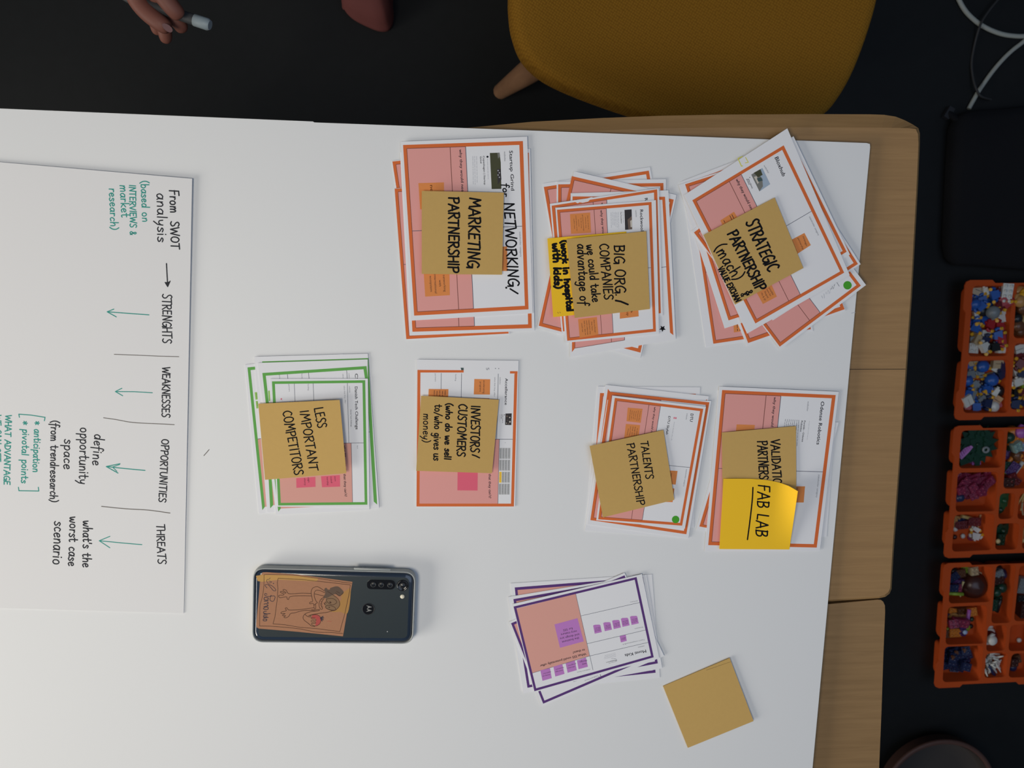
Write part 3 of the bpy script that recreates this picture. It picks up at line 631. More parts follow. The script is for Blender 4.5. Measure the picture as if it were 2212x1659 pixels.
pnote(s, [(218, 380), (420, 382), (418, 478), (214, 468)], 'note_orange', [(None, (388 - 28 * k, 396 + (k % 2) * 6), (386 - 28 * k, 452)) for k in range(5)], 11)
pnote(s, [(680, 474), (840, 477), (840, 490), (680, 490)], 'note_orange'); pnote(s, [(514, 1230), (720, 1236), (718, 1420), (512, 1418)], 'note_pink')
s.text('that they can\'t?', (832, 1248), (834, 1497), 26, bold=True)
s.done('printed_card', 'single orange bordered card with a grey grid, under the investors and customers note', 'card', CG)
s = Sheet('G', [(140, 450), (937, 490), (866, 1243), (90, 1218)], z0 + 2 * STEP + 0.0015, 'kraft', 0.00015, lift=(0.002, 0.0, 0.0008, 0.003))
s.hand('INVESTORS', (656, 552), (646, 1026), 90, 14); s.stroke([(738, 1085), (700, 1066), (664, 1054)], 14, 'ink')
s.hand('CUSTOMERS', (524, 532), (508, 1068), 86, 14); s.hand('(who do we sell', (398, 525), (380, 1102), 66, 14); s.hand('to/who gives us', (282, 540), (268, 1110), 74, 12); s.hand('money)', (166, 632), (158, 925), 74, 10)
s.done('sticky_note', 'brown sticky note handwritten investors and customers with a question in brackets', 'sticky note', NG)

# ---- pile H: talents
fr = [(252, 175), (1180, 183), (972, 1492), (158, 1463)]; s = Sheet('H', [(230, 110), (1222, 118), (1160, 1480), (110, 1512)], z0); stake(s, fr)
s.done('printed_card', 'lowest card of the talents partnership pile, red left border showing at upper left', 'card', CG)
fr = [(328, 135), (1290, 235), (1062, 1500), (150, 1385)]; s = Sheet('H', [(304, 94), (1306, 205), (1112, 1582), (104, 1508)], z0 + STEP); stake(s, fr, skip='T')
s.done('printed_card', 'printed card second from the bottom of the talents partnership pile, wide white margin', 'card', CG)
fr = [(341, 163), (1311, 265), (1088, 1543), (158, 1406)]; s = Sheet('H', [(325, 240), (1330, 250), (1108, 1582), (128, 1445)], z0 + 2 * STEP); stake(s, fr)
s.done('printed_card', 'second card from the top of the talents partnership pile, long right border visible', 'card', CG)
fr = [(395, 222), (1252, 328), (1047, 1460), (234, 1398)]; s = Sheet('H', [(372, 200), (1278, 306), (1074, 1488), (216, 1408)], z0 + 3 * STEP + 0.0004); f = stake(s, fr)
s.text('DTU', (1130, 374), (1122, 450), 28, bold=True); s.text('website', (1092, 370), (1082, 432), 12, 'print_grey'); s.text('DTU Skylab', (914, 398), (890, 576), 22, bold=True); s.text('www.skylab.dtu.dk', (968, 452), (938, 636), 12, 'faint')
s.poly([(966, 408), (994, 411), (991, 426), (963, 424)], 'note_pink', 9); s.stroke([(979, 408), (976, 426)], 4, 'paper', 11)
s.text('why they would need', (776, 308), (738, 600), 20, bold=True); s.text('stakeholder category', (1086, 912), (1058, 1080), 12, 'print_grey')
pnote(s, [(520, 316), (664, 328), (646, 464), (508, 448)], 'note_orange')
s.reg = 'n2'
for t, a, b in (('To access ideas', (510, 212), (466, 462)), ('processes/needs', (456, 205), (416, 460)), ('that they can', (402, 215), (366, 430)), ('develop their', (350, 215), (320, 428)), ('further with a', (298, 205), (270, 428)), ('real perspective', (258, 172), (220, 445))): s.text(t, a, b, 24, 'print', False, 11)
s.reg = 'H'
pnote(s, [(502, 474), (640, 486), (620, 640), (482, 640)], 'note_orange', [('use skills to', (612, 515), (598, 590)), ('design labs', (590, 500), (578, 590)), ('that are', (568, 498), (556, 590)), ('part of their', (546, 500), (534, 590)), ('future', (524, 520), (512, 580))], 11)
pnote(s, [(880, 922), (1003, 930), (984, 1062), (880, 1055)], 'note_orange'); s.text('stan', (940, 948), (934, 985), 14)
pnote(s, [(880, 1090), (973, 1100), (955, 1232), (880, 1230)], 'note_orange')
s.disc((984, 1400), 36, 'dot_green', 14, 28)
s.done('printed_card', 'topmost card of the talents partnership pile, with a round green dot at its corner', 'card', CG)
s = Sheet('H', [(151, 688), (866, 533), (972, 1210), (280, 1380)], z0 + 5 * STEP + 0.001, 'kraft', 0.00015, lift=(0.002, 0, 0.001, 0.001))
s.hand('TALENTS', (645, 645), (696, 1010), 72, 11); s.hand('PARTNERSHIP', (512, 668), (614, 1264), 72, 11)
s.done('sticky_note', 'tilted brown sticky note handwritten talents partnership', 'sticky note', NG)

# ---- pile I: validation
s = Sheet('I', [(255, 135), (1322, 200), (1226, 1452), (180, 1450)], z0)
s.done('printed_card', 'blank looking white card lowest in the validation pile by the board edge', 'card', CG)
fr = [(372, 400), (1300, 470), (1010, 1520), (86, 1358)]; s = Sheet('I', [(352, 360), (1334, 424), (1040, 1560), (58, 1388)], z0 + STEP); stake(s, fr)
s.done('printed_card', 'middle card of the validation pile, a pink corner poking out at lower left', 'card', CG)
fr = [(290, 135), (1308, 180), (1138, 1547), (165, 1525)]; s = Sheet('I', [(265, 103), (1336, 150), (1166, 1578), (134, 1580)], z0 + 2 * STEP); f = stake(s, fr)
s.text('Odense Robotics', (1176, 236), (1136, 622), 32, bold=True); s.text('website:', (1056, 235), (1048, 325), 15, 'print_grey')
s.text('Forside - Odense', (1024, 410), (1003, 598), 15, bold=True); s.text('Robotics', (1000, 410), (988, 506), 15, bold=True); s.small((1072, 415), (1052, 580), 7, 'faint', 1)
for k in range(8): s.small((977 - k * 17, 404 - k), (960 - k * 17 if k < 2 else 964 - k * 17, 640 if k < 2 else 470), 9, 'print_grey', k)
s.text('why they would', (754, 196), (728, 462), 24, bold=True); s.text('stakeholder category', (1152, 892), (1131, 1098), 15, 'print_grey')
pnote(s, [(420, 443), (583, 448), (576, 520), (412, 520)], 'note_orange'); pnote(s, [(925, 998), (1033, 998), (1021, 1143), (915, 1143)], 'note_orange'); s.text('ac', (958, 1010), (956, 1032), 16)
s.done('printed_card', 'topmost card of the validation pile beside the board edge, titled in bold print', 'card', CG)
s = Sheet('I', [(287, 516), (952, 458), (955, 1060), (295, 1120)], z0 + 4 * STEP, 'kraft', 0.00015, lift=(0.001, 0.0005, 0.001, 0.0))
s.hand('VALIDATION', (727, 578), (752, 1030), 74, 12); s.hand('PARTNERS', (610, 594), (624, 935), 82, 12)
s.done('sticky_note', 'brown sticky note handwritten validation partners, half under the yellow note', 'sticky note', NG)
s = Sheet('I', [(303, 930), (985, 1000), (893, 1564), (265, 1560)], z0 + 6 * STEP, 'yellow', 0.00015, lift=(0.0, 0.0, 0.0, 0.0), n=20,
          bump=lambda u, v: 0.013 * max(0.0, (u - 0.66) / 0.34) ** 2 * (1 - v) ** 1.3 + 0.0006 * (1 - u),
          top=[(303, 930), (420, 929), (540, 930), (640, 936), (730, 948), (810, 966), (890, 996), (969, 1042)])
s.hand('FAB LAB', (618, 985), (592, 1442), 104, 13, gap=14); s.stroke(smooth_line([(566, 1008), (560, 1120), (540, 1300), (517, 1475)]), 12, 'ink')
s.done('sticky_note', 'bright yellow sticky note with a curled up corner, its two words underlined', 'sticky note', 'yellow sticky notes')

# ---- pile K: purple cards
PG = 'printed purple bordered cards'
def pk(s, fr, bw=0.019, pinkx=0.5, skip=''):
    f = frame_map(fr); bt = bw * 1.45
    s.rect(f, bw, bt, pinkx, 0.78, 'salmon', 3); s.rect(f, pinkx - 0.001, bt, pinkx + 0.0015, 1 - bt, 'rule', 5); s.rect(f, bw, 0.779, pinkx, 0.782, 'rule', 5)
    mitre(s, f, bw, bt, 'purple', skip)
    return f
s = Sheet('K', [(118, 208), (1702, 106), (1792, 1264), (240, 1412)], z0); f = pk(s, [(165, 254), (1645, 138), (1743, 1209), (285, 1360)])
s.done('printed_card', 'lowest purple bordered card, its upper edge standing out above the others', 'card', PG)
s = Sheet('K', [(90, 360), (1640, 108), (1818, 1160), (262, 1440)], z0 + STEP); f = pk(s, [(150, 385), (1600, 130), (1768, 1104), (308, 1378)])
s.done('printed_card', 'second lowest purple bordered card, its lower left border corner showing', 'card', PG)
s = Sheet('K', [(100, 640), (1395, 90), (1840, 1022), (468, 1590)], z0 + 2 * STEP); f = pk(s, [(124, 655), (1395, 118), (1755, 1010), (484, 1556)])
s.rect(f, 0.1, 0.3, 0.96, 0.96, 'paper', 6); s.text("children's focus", (1094, 1236), (948, 1292), 17, 'print_grey'); s.stroke([(1118, 1216), (1130, 1250)], 6, 'rule', 9); s.stroke([(822, 1310), (922, 1276)], 5, 'purple', 9)
s.done('printed_card', 'purple bordered card turned most, its corner lowest in the purple pile', 'card', PG)
s = Sheet('K', [(138, 440), (1590, 104), (1784, 1046), (380, 1430)], z0 + 3 * STEP)
fr = [(152, 468), (1530, 137), (1722, 1036), (386, 1416)]; f = frame_map(fr)
s.poly([(185, 490), (848, 325), (1003, 1022), (362, 1213)], 'salmon', 3)
for a, b in (((848, 325), (1042, 1178)), ((1003, 1022), (362, 1213)), ((1665, 868), (1003, 1022)), ((1632, 730), (978, 884)), ((1566, 422), (905, 573))): s.stroke([a, b], 4, 'rule', 6)
mitre(s, f, 0.019, 0.027, 'purple', '')
s.text('Monti Kids', (1633, 950), (1397, 1002), 33, bold=True); s.text('website', (1617, 903), (1545, 920), 13, 'print_grey'); s.text("Team's competences/B.A.", (1620, 832), (1370, 888), 13, 'print_grey'); s.text('Investors', (1600, 693), (1508, 712), 13, 'print_grey'); s.text('partners', (1540, 400), (1458, 414), 13, 'print_grey')
s.text('What SSS could potentially offer', (962, 985), (446, 1122), 26, bold=True); s.text('to them?', (950, 940), (815, 972), 26, bold=True); s.text("children's focus", (1010, 1165), (862, 1200), 13, 'print_grey')
pnote(s, [(610, 668), (868, 598), (938, 858), (672, 930)], 'note_lilac', [('the business', (884, 808), (694, 856)), ('and design are', (888, 768), (670, 818)), ('very mature', (860, 732), (680, 772)), ('for SSS', (812, 700), (706, 724))], 25)
for (x, y) in ((1043, 680), (1156, 652), (1256, 628), (1354, 604), (1456, 582)):
    pnote(s, [(x, y), (x + 18, y - 8), (x + 72, y - 10), (x + 82, y), (x + 98, y + 74), (x + 18, y + 92)], 'note_lilac', [(None, (x + 80, y + 20 + k * 16), (x + 22, y + 32 + k * 16)) for k in range(3)], 8)
pnote(s, [(1340, 800), (1408, 784), (1420, 852), (1354, 870)], 'note_lilac', [(None, (1404, 815 + k * 14), (1360, 826 + k * 14)) for k in range(2)], 8)
for (q, ls) in (([(862, 1072), (962, 1038), (985, 1142), (880, 1170)], ('toy', 'design')), ([(735, 1105), (838, 1072), (860, 1180), (758, 1210)], ('education', 'program')), ([(598, 1140), (698, 1112), (723, 1222), (620, 1252)], ('average', 'investment')), ([(452, 1182), (560, 1158), (580, 1270), (476, 1300)], ('develop and', 'deliver'))):
    a = q[2]; s.poly(q, 'note_lilac', 9); w = 58 if ls[0] == 'toy' else 84; h = 20 if ls[0] == 'toy' else 13
    s.text(ls[0], (a[0] - 20, a[1] - 46), (a[0] - 20 - w * (0.8 if ls[0] == 'toy' else 1), a[1] - 46 + w * 0.24), h, 'print', False, 11)
    s.text(ls[1], (a[0] - 10, a[1] - 78), (a[0] - 10 - w * 1.25 * (1.15 if ls[0] == 'toy' else 0.85), a[1] - 78 + w * 0.3), h, 'print', False, 11)
s.text('Montessori', (1308, 1062), (1190, 1090), 11, bold=True)
for k, c in enumerate((1278, 1240, 1190)): s.small((1308 - k * 3, 1080 - k * 14), (c - 60 + k * 60, 1104 - k * 26), 8, 'print_grey', k)
for k in range(5): s.small((1300 - k * 2, 1026 - k * 10), (1165 + k * 2, 1056 - k * 10), 6, 'faint', k)
s.done('printed_card', 'topmost purple bordered card, printed upside down with small lilac squares', 'card', PG)

# ---- the blank note
s = Sheet('L', [(155, 570), (1150, 150), (1506, 1090), (525, 1490)], BOARD_Z + 0.0012, 'kraft', 0.0008, lift=(0.0, 0.001, 0.0015, 0.0004))
s.stroke([(1165, 205), (1080, 232), (930, 285), (800, 330)], 3, 'groove', 4)
s.done('sticky_note', 'blank brown sticky note alone at the lower right of the board', 'sticky note', NG)
# ================================================================ the phone
mat('phone_back', (0.030, 0.040, 0.044), 0.28, 0.5, coat=0.3); mat('phone_edge', (0.02, 0.032, 0.055), 0.15, 0.6, coat=0.5)
mat('case_clear', (0.47, 0.49, 0.475), 0.42, 0.4, trans=0.2); mat('lens_black', (0.008, 0.008, 0.010), 0.12, 0.6); mat('lens_ring', (0.012, 0.013, 0.015), 0.45, 0.4)
mat('lens_glass', (0.010, 0.012, 0.016), 0.2, 0.5); mat('flash_cream', (0.80, 0.74, 0.58), 0.35, 0.4); mat('logo_silver', (0.24, 0.24, 0.23), 0.35, 0.4)
mat('clay_paper', (0.41, 0.195, 0.105), 0.7, 0.25, bump=(300, 0.1, 0.05)); mat('tape', (0.52, 0.285, 0.075), 0.5, 0.3); mat('stain', (0.43, 0.225, 0.07), 0.7, 0.2)
mat('brown_ink', (0.075, 0.032, 0.018), 0.6, 0.2); mat('grey_wash', (0.135, 0.088, 0.062), 0.7, 0.2); mat('grey_wash_light', (0.26, 0.155, 0.085), 0.7, 0.2)
mat('navy_ink', (0.045, 0.035, 0.05), 0.6, 0.2); mat('tomato', (0.45, 0.075, 0.065), 0.6, 0.25)
def rounded(c4, r, k=7):                              # rounded corners on a 2D quad
    out = []; n = len(c4)
    for i in range(n):
        p = Vector(c4[i]).to_2d(); a = (Vector(c4[i - 1]).to_2d() - p); b = (Vector(c4[(i + 1) % n]).to_2d() - p)
        ri = r[i] if isinstance(r, (list, tuple)) else r
        ri = min(ri, a.length * 0.49, b.length * 0.49)
        a.normalize(); b.normalize(); s0 = p + a * ri; s1 = p + b * ri
        for j in range(k + 1):
            t = j / k; q = s0 * (1 - t) ** 2 + p * (2 * t * (1 - t)) * 1.0 + s1 * t * t
            out.append((q.x, q.y))
    return out
PZ = BOARD_Z
J = lambda x, y, z=BOARD_Z + 0.0092: wpt('J', (x, y), z)
pc = [J(98, 128, PZ + .006), J(2096, 180, PZ + .006), J(2062, 1072, PZ + .006), J(84, 1052, PZ + .006)]
org = sum(pc, Vector()) / 4; org.z = PZ
phone = thing('smartphone', org, 'dark smartphone in a clear case with an orange brown doodle tucked behind it', 'phone')
def inset(q, d):
    c = sum((Vector(p) for p in q), Vector()) / 4; ux = (Vector(q[1]) - Vector(q[0])).normalized(); uy = (Vector(q[3]) - Vector(q[0])).normalized()
    return [Vector(q[0]) + ux * d + uy * d, Vector(q[1]) - ux * d + uy * d, Vector(q[2]) - ux * d - uy * d, Vector(q[3]) + ux * d - uy * d]
def rings(mb, q, prof, r, m, close=None):             # stacked rounded outlines: (inset, height)
    loops = [[(x, y, z) for x, y in rounded(inset(q, i), max(r - i, 0.001))] for i, z in prof]; n = len(loops[0])
    mb.add([v for l in loops for v in l], [(a * n + k, a * n + (k + 1) % n, (a + 1) * n + (k + 1) % n, (a + 1) * n + k) for a in range(len(loops) - 1) for k in range(n)], m, True)
    if close: mb.add(loops[-1], [tuple(range(n))], close)
    return loops
mb = MB(); rings(mb, pc, [(0.0012, PZ + .0003), (0.0002, PZ + .002), (0.0, PZ + .006), (0.0003, PZ + .0088), (0.0008, PZ + .0096), (0.0014, PZ + .0096), (0.0018, PZ + .0090), (0.0019, PZ + .0055)], 0.012, 'case_clear')
mb.build('case', phone, org)
mb = MB(); rings(mb, pc, [(0.0019, PZ + .0006), (0.0019, PZ + .0055), (0.0023, PZ + .0076), (0.0040, PZ + .0089), (0.0066, PZ + .0093)], 0.012, 'phone_edge', 'phone_back')
mb.build('body', phone, org)
ZB = PZ + 0.0093
class Flat:
    def __init__(s, reg, z): s.reg = reg; s.z = z; s.mb = MB()
    def poly(s, pts, m, e=0): s.mb.add([wpt(s.reg, p, s.z + e * UE) for p in pts], [tuple(range(len(pts)))], m)
    def stroke(s, pts, w, m, e=6):
        s.k = (getattr(s, 'k', 0) + 1) % 9
        vs, fs, hs = ribbon(pts, w); s.mb.add([wpt(s.reg, p, s.z + (e + h + s.k * .25) * UE) for p, h in zip(vs, hs)], fs, m)
d = Flat('J', ZB + 0.00012)
d.mb.prism([wpt('J', p, ZB + .0001) for p in ((212, 206), (262, 204), (640, 232), (1312, 322), (1196, 990), (640, 934), (165, 895), (138, 880), (132, 850), (180, 330), (188, 240))], ZB + 0.00002, ZB + 0.00012, 'clay_paper')
d.poly([(130, 250), (200, 236), (470, 240), (640, 250), (896, 282), (872, 318), (640, 306), (420, 296), (200, 322), (150, 312)], 'tape', 4)
d.poly(smooth_line([(1290, 420), (1255, 700), (1160, 690), (1060, 690), (1010, 640), (1160, 560), (1180, 480), (1230, 430)], closed=True), 'stain', 3)
K6 = 'brown_ink'; d.reg = 'P'                          # the doodle, in the close view's coordinates
def dk(pts, w=11, m=K6, cl=False, e=7): d.stroke(smooth_line(pts, 5, cl) + ([pts[0]] if cl else []), w, m, e)
dk([(100, 240), (130, 205), (400, 208), (700, 215), (1100, 268), (1300, 295), (1600, 345), (1945, 392)], 9); dk([(100, 240), (95, 480), (60, 700), (15, 880), (8, 1290)], 9)
dk([(8, 1292), (300, 1300), (800, 1345), (1200, 1418), (1500, 1428), (1760, 1448)], 10)
d.stroke([(400, 285), (680, 300), (900, 310), (1200, 345), (1500, 375), (1918, 425), (1905, 560), (1800, 1050), (1725, 1310), (1700, 1410), (1200, 1345), (860, 1320), (560, 1268), (290, 1245), (330, 1100), (380, 720), (395, 500), (380, 380), (400, 285)], 10, K6)
dk([(230, 275), (215, 300), (160, 320), (180, 390), (260, 365), (200, 340)], 9, 'navy_ink'); d.stroke([(296, 392), (304, 398)], 18, 'navy_ink')
dk([(165, 490), (130, 450), (130, 420), (240, 430), (330, 500), (345, 545), (300, 545), (250, 490), (190, 420)], 11, 'navy_ink')
dk([(165, 625), (125, 605), (115, 640), (180, 668), (320, 660), (325, 720), (290, 770), (230, 750), (235, 680), (250, 640)], 12, 'navy_ink')
for a in ([(190, 700), (110, 690), (110, 740), (180, 740), (190, 700)], [(190, 760), (105, 770)], [(170, 790), (190, 810), (100, 830)], [(160, 840), (185, 862), (95, 885)], [(180, 890), (110, 900), (95, 935), (180, 940), (185, 900)],
          [(150, 980), (100, 985), (95, 1020), (150, 1030)], [(230, 1030), (95, 1040)], [(170, 1060), (95, 1070), (100, 1100), (165, 1095)], [(190, 1110), (90, 1118)], [(160, 1150), (90, 1145), (90, 1180), (150, 1180), (160, 1150)]): dk(a, 15, 'navy_ink')
# long legs and hands of the doodle figure
dk([(1090, 605), (900, 598), (740, 610), (630, 610), (590, 580), (570, 540), (520, 520), (500, 540), (560, 585), (545, 600), (470, 560), (445, 580), (520, 620), (500, 640), (440, 640), (405, 660), (440, 695), (540, 678), (580, 680), (590, 720), (620, 730), (660, 670), (900, 655), (1100, 660)])
dk([(1370, 550), (1300, 500), (1220, 462), (1130, 490), (1095, 570), (1110, 690), (1125, 770), (1070, 790), (1070, 825), (1140, 820), (1160, 920), (1190, 915), (1185, 830)])
dk([(1380, 590), (1280, 545), (1200, 540), (1162, 590), (1165, 680), (1195, 760), (1225, 800), (1190, 820), (1160, 850)])
dk([(1165, 615), (1260, 635), (1370, 662)])
dk([(1145, 905), (1000, 928), (800, 950), (640, 955), (600, 935), (575, 905), (548, 920), (570, 965), (520, 985), (465, 1000), (465, 1030), (545, 1030), (490, 1060), (510, 1075), (555, 1075), (520, 1105), (560, 1118), (620, 1090), (660, 1030), (760, 1010), (900, 970), (1060, 962), (1180, 970), (1255, 965), (1260, 945), (1100, 950)])
dk([(1245, 968), (1080, 992), (970, 1035), (925, 1100), (945, 1165), (1040, 1240), (1100, 1290), (1170, 1300)]); dk([(960, 1040), (1010, 1085), (1070, 1100), (1090, 1070), (1040, 1075), (1120, 1050), (1300, 1020), (1440, 1000), (1560, 965)])
# head, hat, eyes, grin
d.poly(smooth_line([(1420, 640), (1560, 640), (1690, 790), (1690, 860), (1600, 960), (1480, 960), (1390, 900), (1400, 760)], closed=True), 'grey_wash_light', 5)
d.poly(smooth_line([(1370, 520), (1410, 485), (1445, 520), (1490, 520), (1500, 490), (1650, 455), (1760, 540), (1775, 600), (1690, 660), (1610, 620), (1540, 640), (1430, 700), (1385, 700), (1350, 690), (1390, 600)], closed=True), 'grey_wash', 6)
dk([(1440, 560), (1560, 640), (1660, 720), (1700, 830), (1650, 920), (1560, 970), (1420, 920)]); dk([(1430, 720), (1560, 715), (1635, 790), (1540, 845), (1430, 780)], cl=True); dk([(1400, 880), (1460, 855), (1580, 890), (1610, 950), (1520, 955), (1420, 920)], cl=True)
d.stroke([(1492, 790), (1506, 796)], 30, K6, 8); d.stroke([(1470, 896), (1480, 900)], 22, K6, 8)
dk([(1350, 690), (1290, 740), (1260, 820), (1275, 910), (1310, 940), (1335, 920), (1305, 850), (1320, 780), (1365, 710)], cl=True)
for y in (730, 770, 810, 850, 890): dk([(1285 + (y - 810) ** 2 / 400, y), (1330 + (y - 810) ** 2 / 500, y - 6)], 8)
d.stroke([(1370, 805), (1385, 840)], 18, K6, 8); d.stroke([(1390, 785), (1410, 805)], 14, K6, 8)
dk([(1610, 590), (1690, 660), (1770, 590)], 10); dk([(1630, 560), (1700, 600)], 10)
# the tomato
d.poly(smooth_line([(1120, 1070), (1200, 1050), (1280, 1090), (1300, 1170), (1270, 1250), (1190, 1290), (1190, 1230), (1200, 1180), (1190, 1130), (1110, 1130)], closed=True), 'tomato', 5)
dk([(1110, 1062), (1200, 1050), (1280, 1090), (1300, 1170), (1270, 1250), (1190, 1292), (1120, 1270), (1100, 1240), (1180, 1235), (1180, 1210), (1100, 1205), (1105, 1170), (1185, 1185), (1190, 1150), (1110, 1140), (1095, 1110), (1180, 1120)], 10)
for a in ([(1290, 1120), (1345, 1090)], [(1290, 1125), (1358, 1120)], [(1295, 1130), (1350, 1160)], [(1295, 1135), (1325, 1185)], [(1300, 1125), (1318, 1105)]): d.stroke(a, 20, 'navy_ink', 8)
d.stroke([(1430, 1192), (1475, 1190), (1520, 1198)], 6, 'tomato', 5)
tag(d.mb.build('paper_drawing', phone, org, fix=False), 'orange brown paper with an inked doodle of a figure and a tomato')
mb = MB(); cm = [wpt('J', p, ZB + .001) for p in ((1492, 302), (1836, 308), (1832, 418), (1488, 412))]
mb.prism([(x, y) for x, y in rounded(cm, 0.0047)], ZB, ZB + 0.0009, 'lens_black')
mod = mb.build('camera_module', phone, sum(cm, Vector()) / 4)
def child_of_child(mb, name, par, origin):            # a piece of a part
    o = mb.build(name, None, origin); o.parent = par; o.location = Vector(origin) - (par.location + (par.parent.location if par.parent else Vector()))
    return o
for q in ((1570, 357), (1668, 360), (1776, 363)):
    m = MB(); c = wpt('J', q, ZB + .0009); m.lathe([(0.0029, 0), (0.0029, 0.0003), (0.0021, 0.0003), (0.0019, 0.0001)], c, 'lens_ring', 20); m.lathe([(0.0020, 0.0001), (0.0010, 0.00025), (0.00001, 0.0003)], c, 'lens_glass', 20)
    child_of_child(m, 'lens', mod, c)
m = MB(); c = wpt('J', (1928, 365), ZB); m.lathe([(0.0058, 0), (0.0056, 0.0013), (0.0048, 0.0014), (0.0042, 0.0009), (0.0030, 0.0007)], c, 'lens_black', 28); m.lathe([(0.0031, 0.0007), (0.0028, 0.0010), (0.0018, 0.0011)], c, 'lens_ring', 24); m.lathe([(0.0019, 0.0010), (0.0009, 0.0013), (0.00001, 0.0014)], c, 'lens_glass', 20)
m.build('main_camera', phone, c)
m = MB(); c = wpt('J', (1924, 503), ZB); m.lathe([(0.0022, 0), (0.0021, 0.0003), (0.0012, 0.0007), (0.00001, 0.0008)], c, 'flash_cream', 20); m.build('flash', phone, c)
m = MB(); c = wpt('J', (1508, 656), ZB); m.lathe([(0.0062, 0.0), (0.0061, 0.0003), (0.0058, 0.00032), (0.0055, 0.0001)], c, 'lens_ring', 32); m.lathe([(0.0056, 0.0001), (0.003, 0.00004), (0.00001, 0.00004)], c, 'lens_black', 32)
f2 = Flat('J', ZB + 0.0002); f2.mb = m
f2.reg = 'lg'
f2.poly([(392, 333), (460, 350), (535, 368), (645, 410), (525, 436), (428, 493), (424, 486), (484, 405)], 'logo_silver'); f2.poly([(385, 608), (480, 585), (540, 572), (640, 545), (505, 502), (428, 486), (426, 494), (485, 540)], 'logo_silver')
m.build('logo_disc', phone, c, fix=False)
m = MB(); a = J(1330, 158, PZ + .0085); b = J(1782, 174, PZ + .0085); m.tube([a + (b - a) * t for t in (0, .02, .98, 1)], [0.0005, 0.0011, 0.0011, 0.0005], 'case_clear', 10); m.build('side_button', phone, (a + b) / 2)
m = MB(); c = wpt('J', (1740, 932), ZB); m.lathe([(0.0006, 0.00004), (0.00001, 0.0001)], c, 'cell_grey', 8); m.build('dust_speck', phone, c)

# ================================================================ the chair
mat('yellow_cloth', (0.50, 0.255, 0.024), 0.9, 0.15)
nt = MATS['yellow_cloth'].node_tree; b = nt.nodes['Principled BSDF']
tc = nt.nodes.new('ShaderNodeTexCoord'); mp = nt.nodes.new('ShaderNodeMapping'); mp.inputs['Rotation'].default_value = (0, 0, 0.5)
v = nt.nodes.new('ShaderNodeTexVoronoi'); v.voronoi_dimensions = '2D'; v.inputs['Scale'].default_value = 300; v.inputs['Randomness'].default_value = 0.25
n1 = nt.nodes.new('ShaderNodeTexNoise'); n1.inputs['Scale'].default_value = 25; n1.inputs['Detail'].default_value = 3
cr = nt.nodes.new('ShaderNodeValToRGB'); cr.color_ramp.elements[0].color = (0.33, 0.158, 0.015, 1); cr.color_ramp.elements[1].color = (0.215, 0.096, 0.0085, 1); cr.color_ramp.elements[0].position = 0.1; cr.color_ramp.elements[1].position = 0.75
bp = nt.nodes.new('ShaderNodeBump'); bp.inputs['Strength'].default_value = 0.5; bp.inputs['Distance'].default_value = 0.001; bp.invert = True
nt.links.new(tc.outputs['Object'], mp.inputs[0]); nt.links.new(mp.outputs[0], v.inputs['Vector']); nt.links.new(v.outputs['Distance'], cr.inputs[0]); nt.links.new(cr.outputs[0], b.inputs['Base Color'])
nt.links.new(v.outputs['Distance'], bp.inputs['Height']); nt.links.new(bp.outputs[0], b.inputs['Normal'])
SZ = 0.45
op = [(1098, 0), (1099, 30), (1104, 70), (1118, 110), (1140, 140), (1175, 168), (1230, 195), (1300, 222), (1365, 244), (1450, 268), (1550, 285), (1650, 290), (1720, 280), (1775, 252), (1805, 220), (1835, 170), (1860, 110), (1880, 50), (1893, 0),
      (1902, -60), (1895, -160), (1850, -270), (1760, -350), (1620, -395), (1450, -400), (1290, -360), (1180, -270), (1120, -150), (1102, -60)]
ol = smooth_line([tuple(wp(p, SZ))[:2] for p in op], 3, True)
cx = sum(p[0] for p in ol) / len(ol); cy = sum(p[1] for p in ol) / len(ol)
chair = thing('upholstered_chair', (cx, cy, 0), 'mustard yellow upholstered chair with splayed wooden legs pushed up to the table', 'chair')
mb = MB(); prof = [(0.80, -0.075), (0.93, -0.060), (0.985, -0.035), (1.0, -0.012), (0.992, 0.004), (0.97, 0.012), (0.93, 0.014), (0.80, 0.008), (0.6, 0.0), (0.4, -0.005), (0.2, -0.007), (0.02, -0.008)]
n = len(ol); vs = [(cx + (x - cx) * k, cy + (y - cy) * k, SZ + dz) for k, dz in prof for x, y in ol]
mb.add(vs, [(a * n + k, a * n + (k + 1) % n, (a + 1) * n + (k + 1) % n, (a + 1) * n + k) for a in range(len(prof) - 1) for k in range(n)], 'yellow_cloth', True)
mb.add(vs[:n], [tuple(range(n))], 'yellow_cloth'); mb.add(vs[-n:], [tuple(range(n))], 'yellow_cloth')
mb.build('seat', chair, (cx, cy, SZ))
mb = MB(); back = [p for p in ol if p[1] > cy + 0.12]; back.sort(key=lambda p: math.atan2(p[1] - cy, p[0] - cx)); m_ = len(back); rows = 9; vs = []
for side in (0, 1):
    for j in range(rows):
        t = j / (rows - 1)
        for i, (x, y) in enumerate(back):
            e = abs(i / (m_ - 1) * 2 - 1); h = SZ - 0.01 + t * (0.36 * (1 - 0.75 * e ** 3)); k = 1.0 + 0.10 * t - 0.05 * side
            vs.append((cx + (x - cx) * k, cy + (y - cy) * k + 0.05 * t, h + (0.0 if side else 0.005)))
fs = []
for side in (0, 1):
    o = side * rows * m_
    fs += [(o + j * m_ + i, o + j * m_ + i + 1, o + (j + 1) * m_ + i + 1, o + (j + 1) * m_ + i) for j in range(rows - 1) for i in range(m_ - 1)]
o = rows * m_; fs += [((rows - 1) * m_ + i, (rows - 1) * m_ + i + 1, o + (rows - 1) * m_ + i + 1, o + (rows - 1) * m_ + i) for i in range(m_ - 1)]
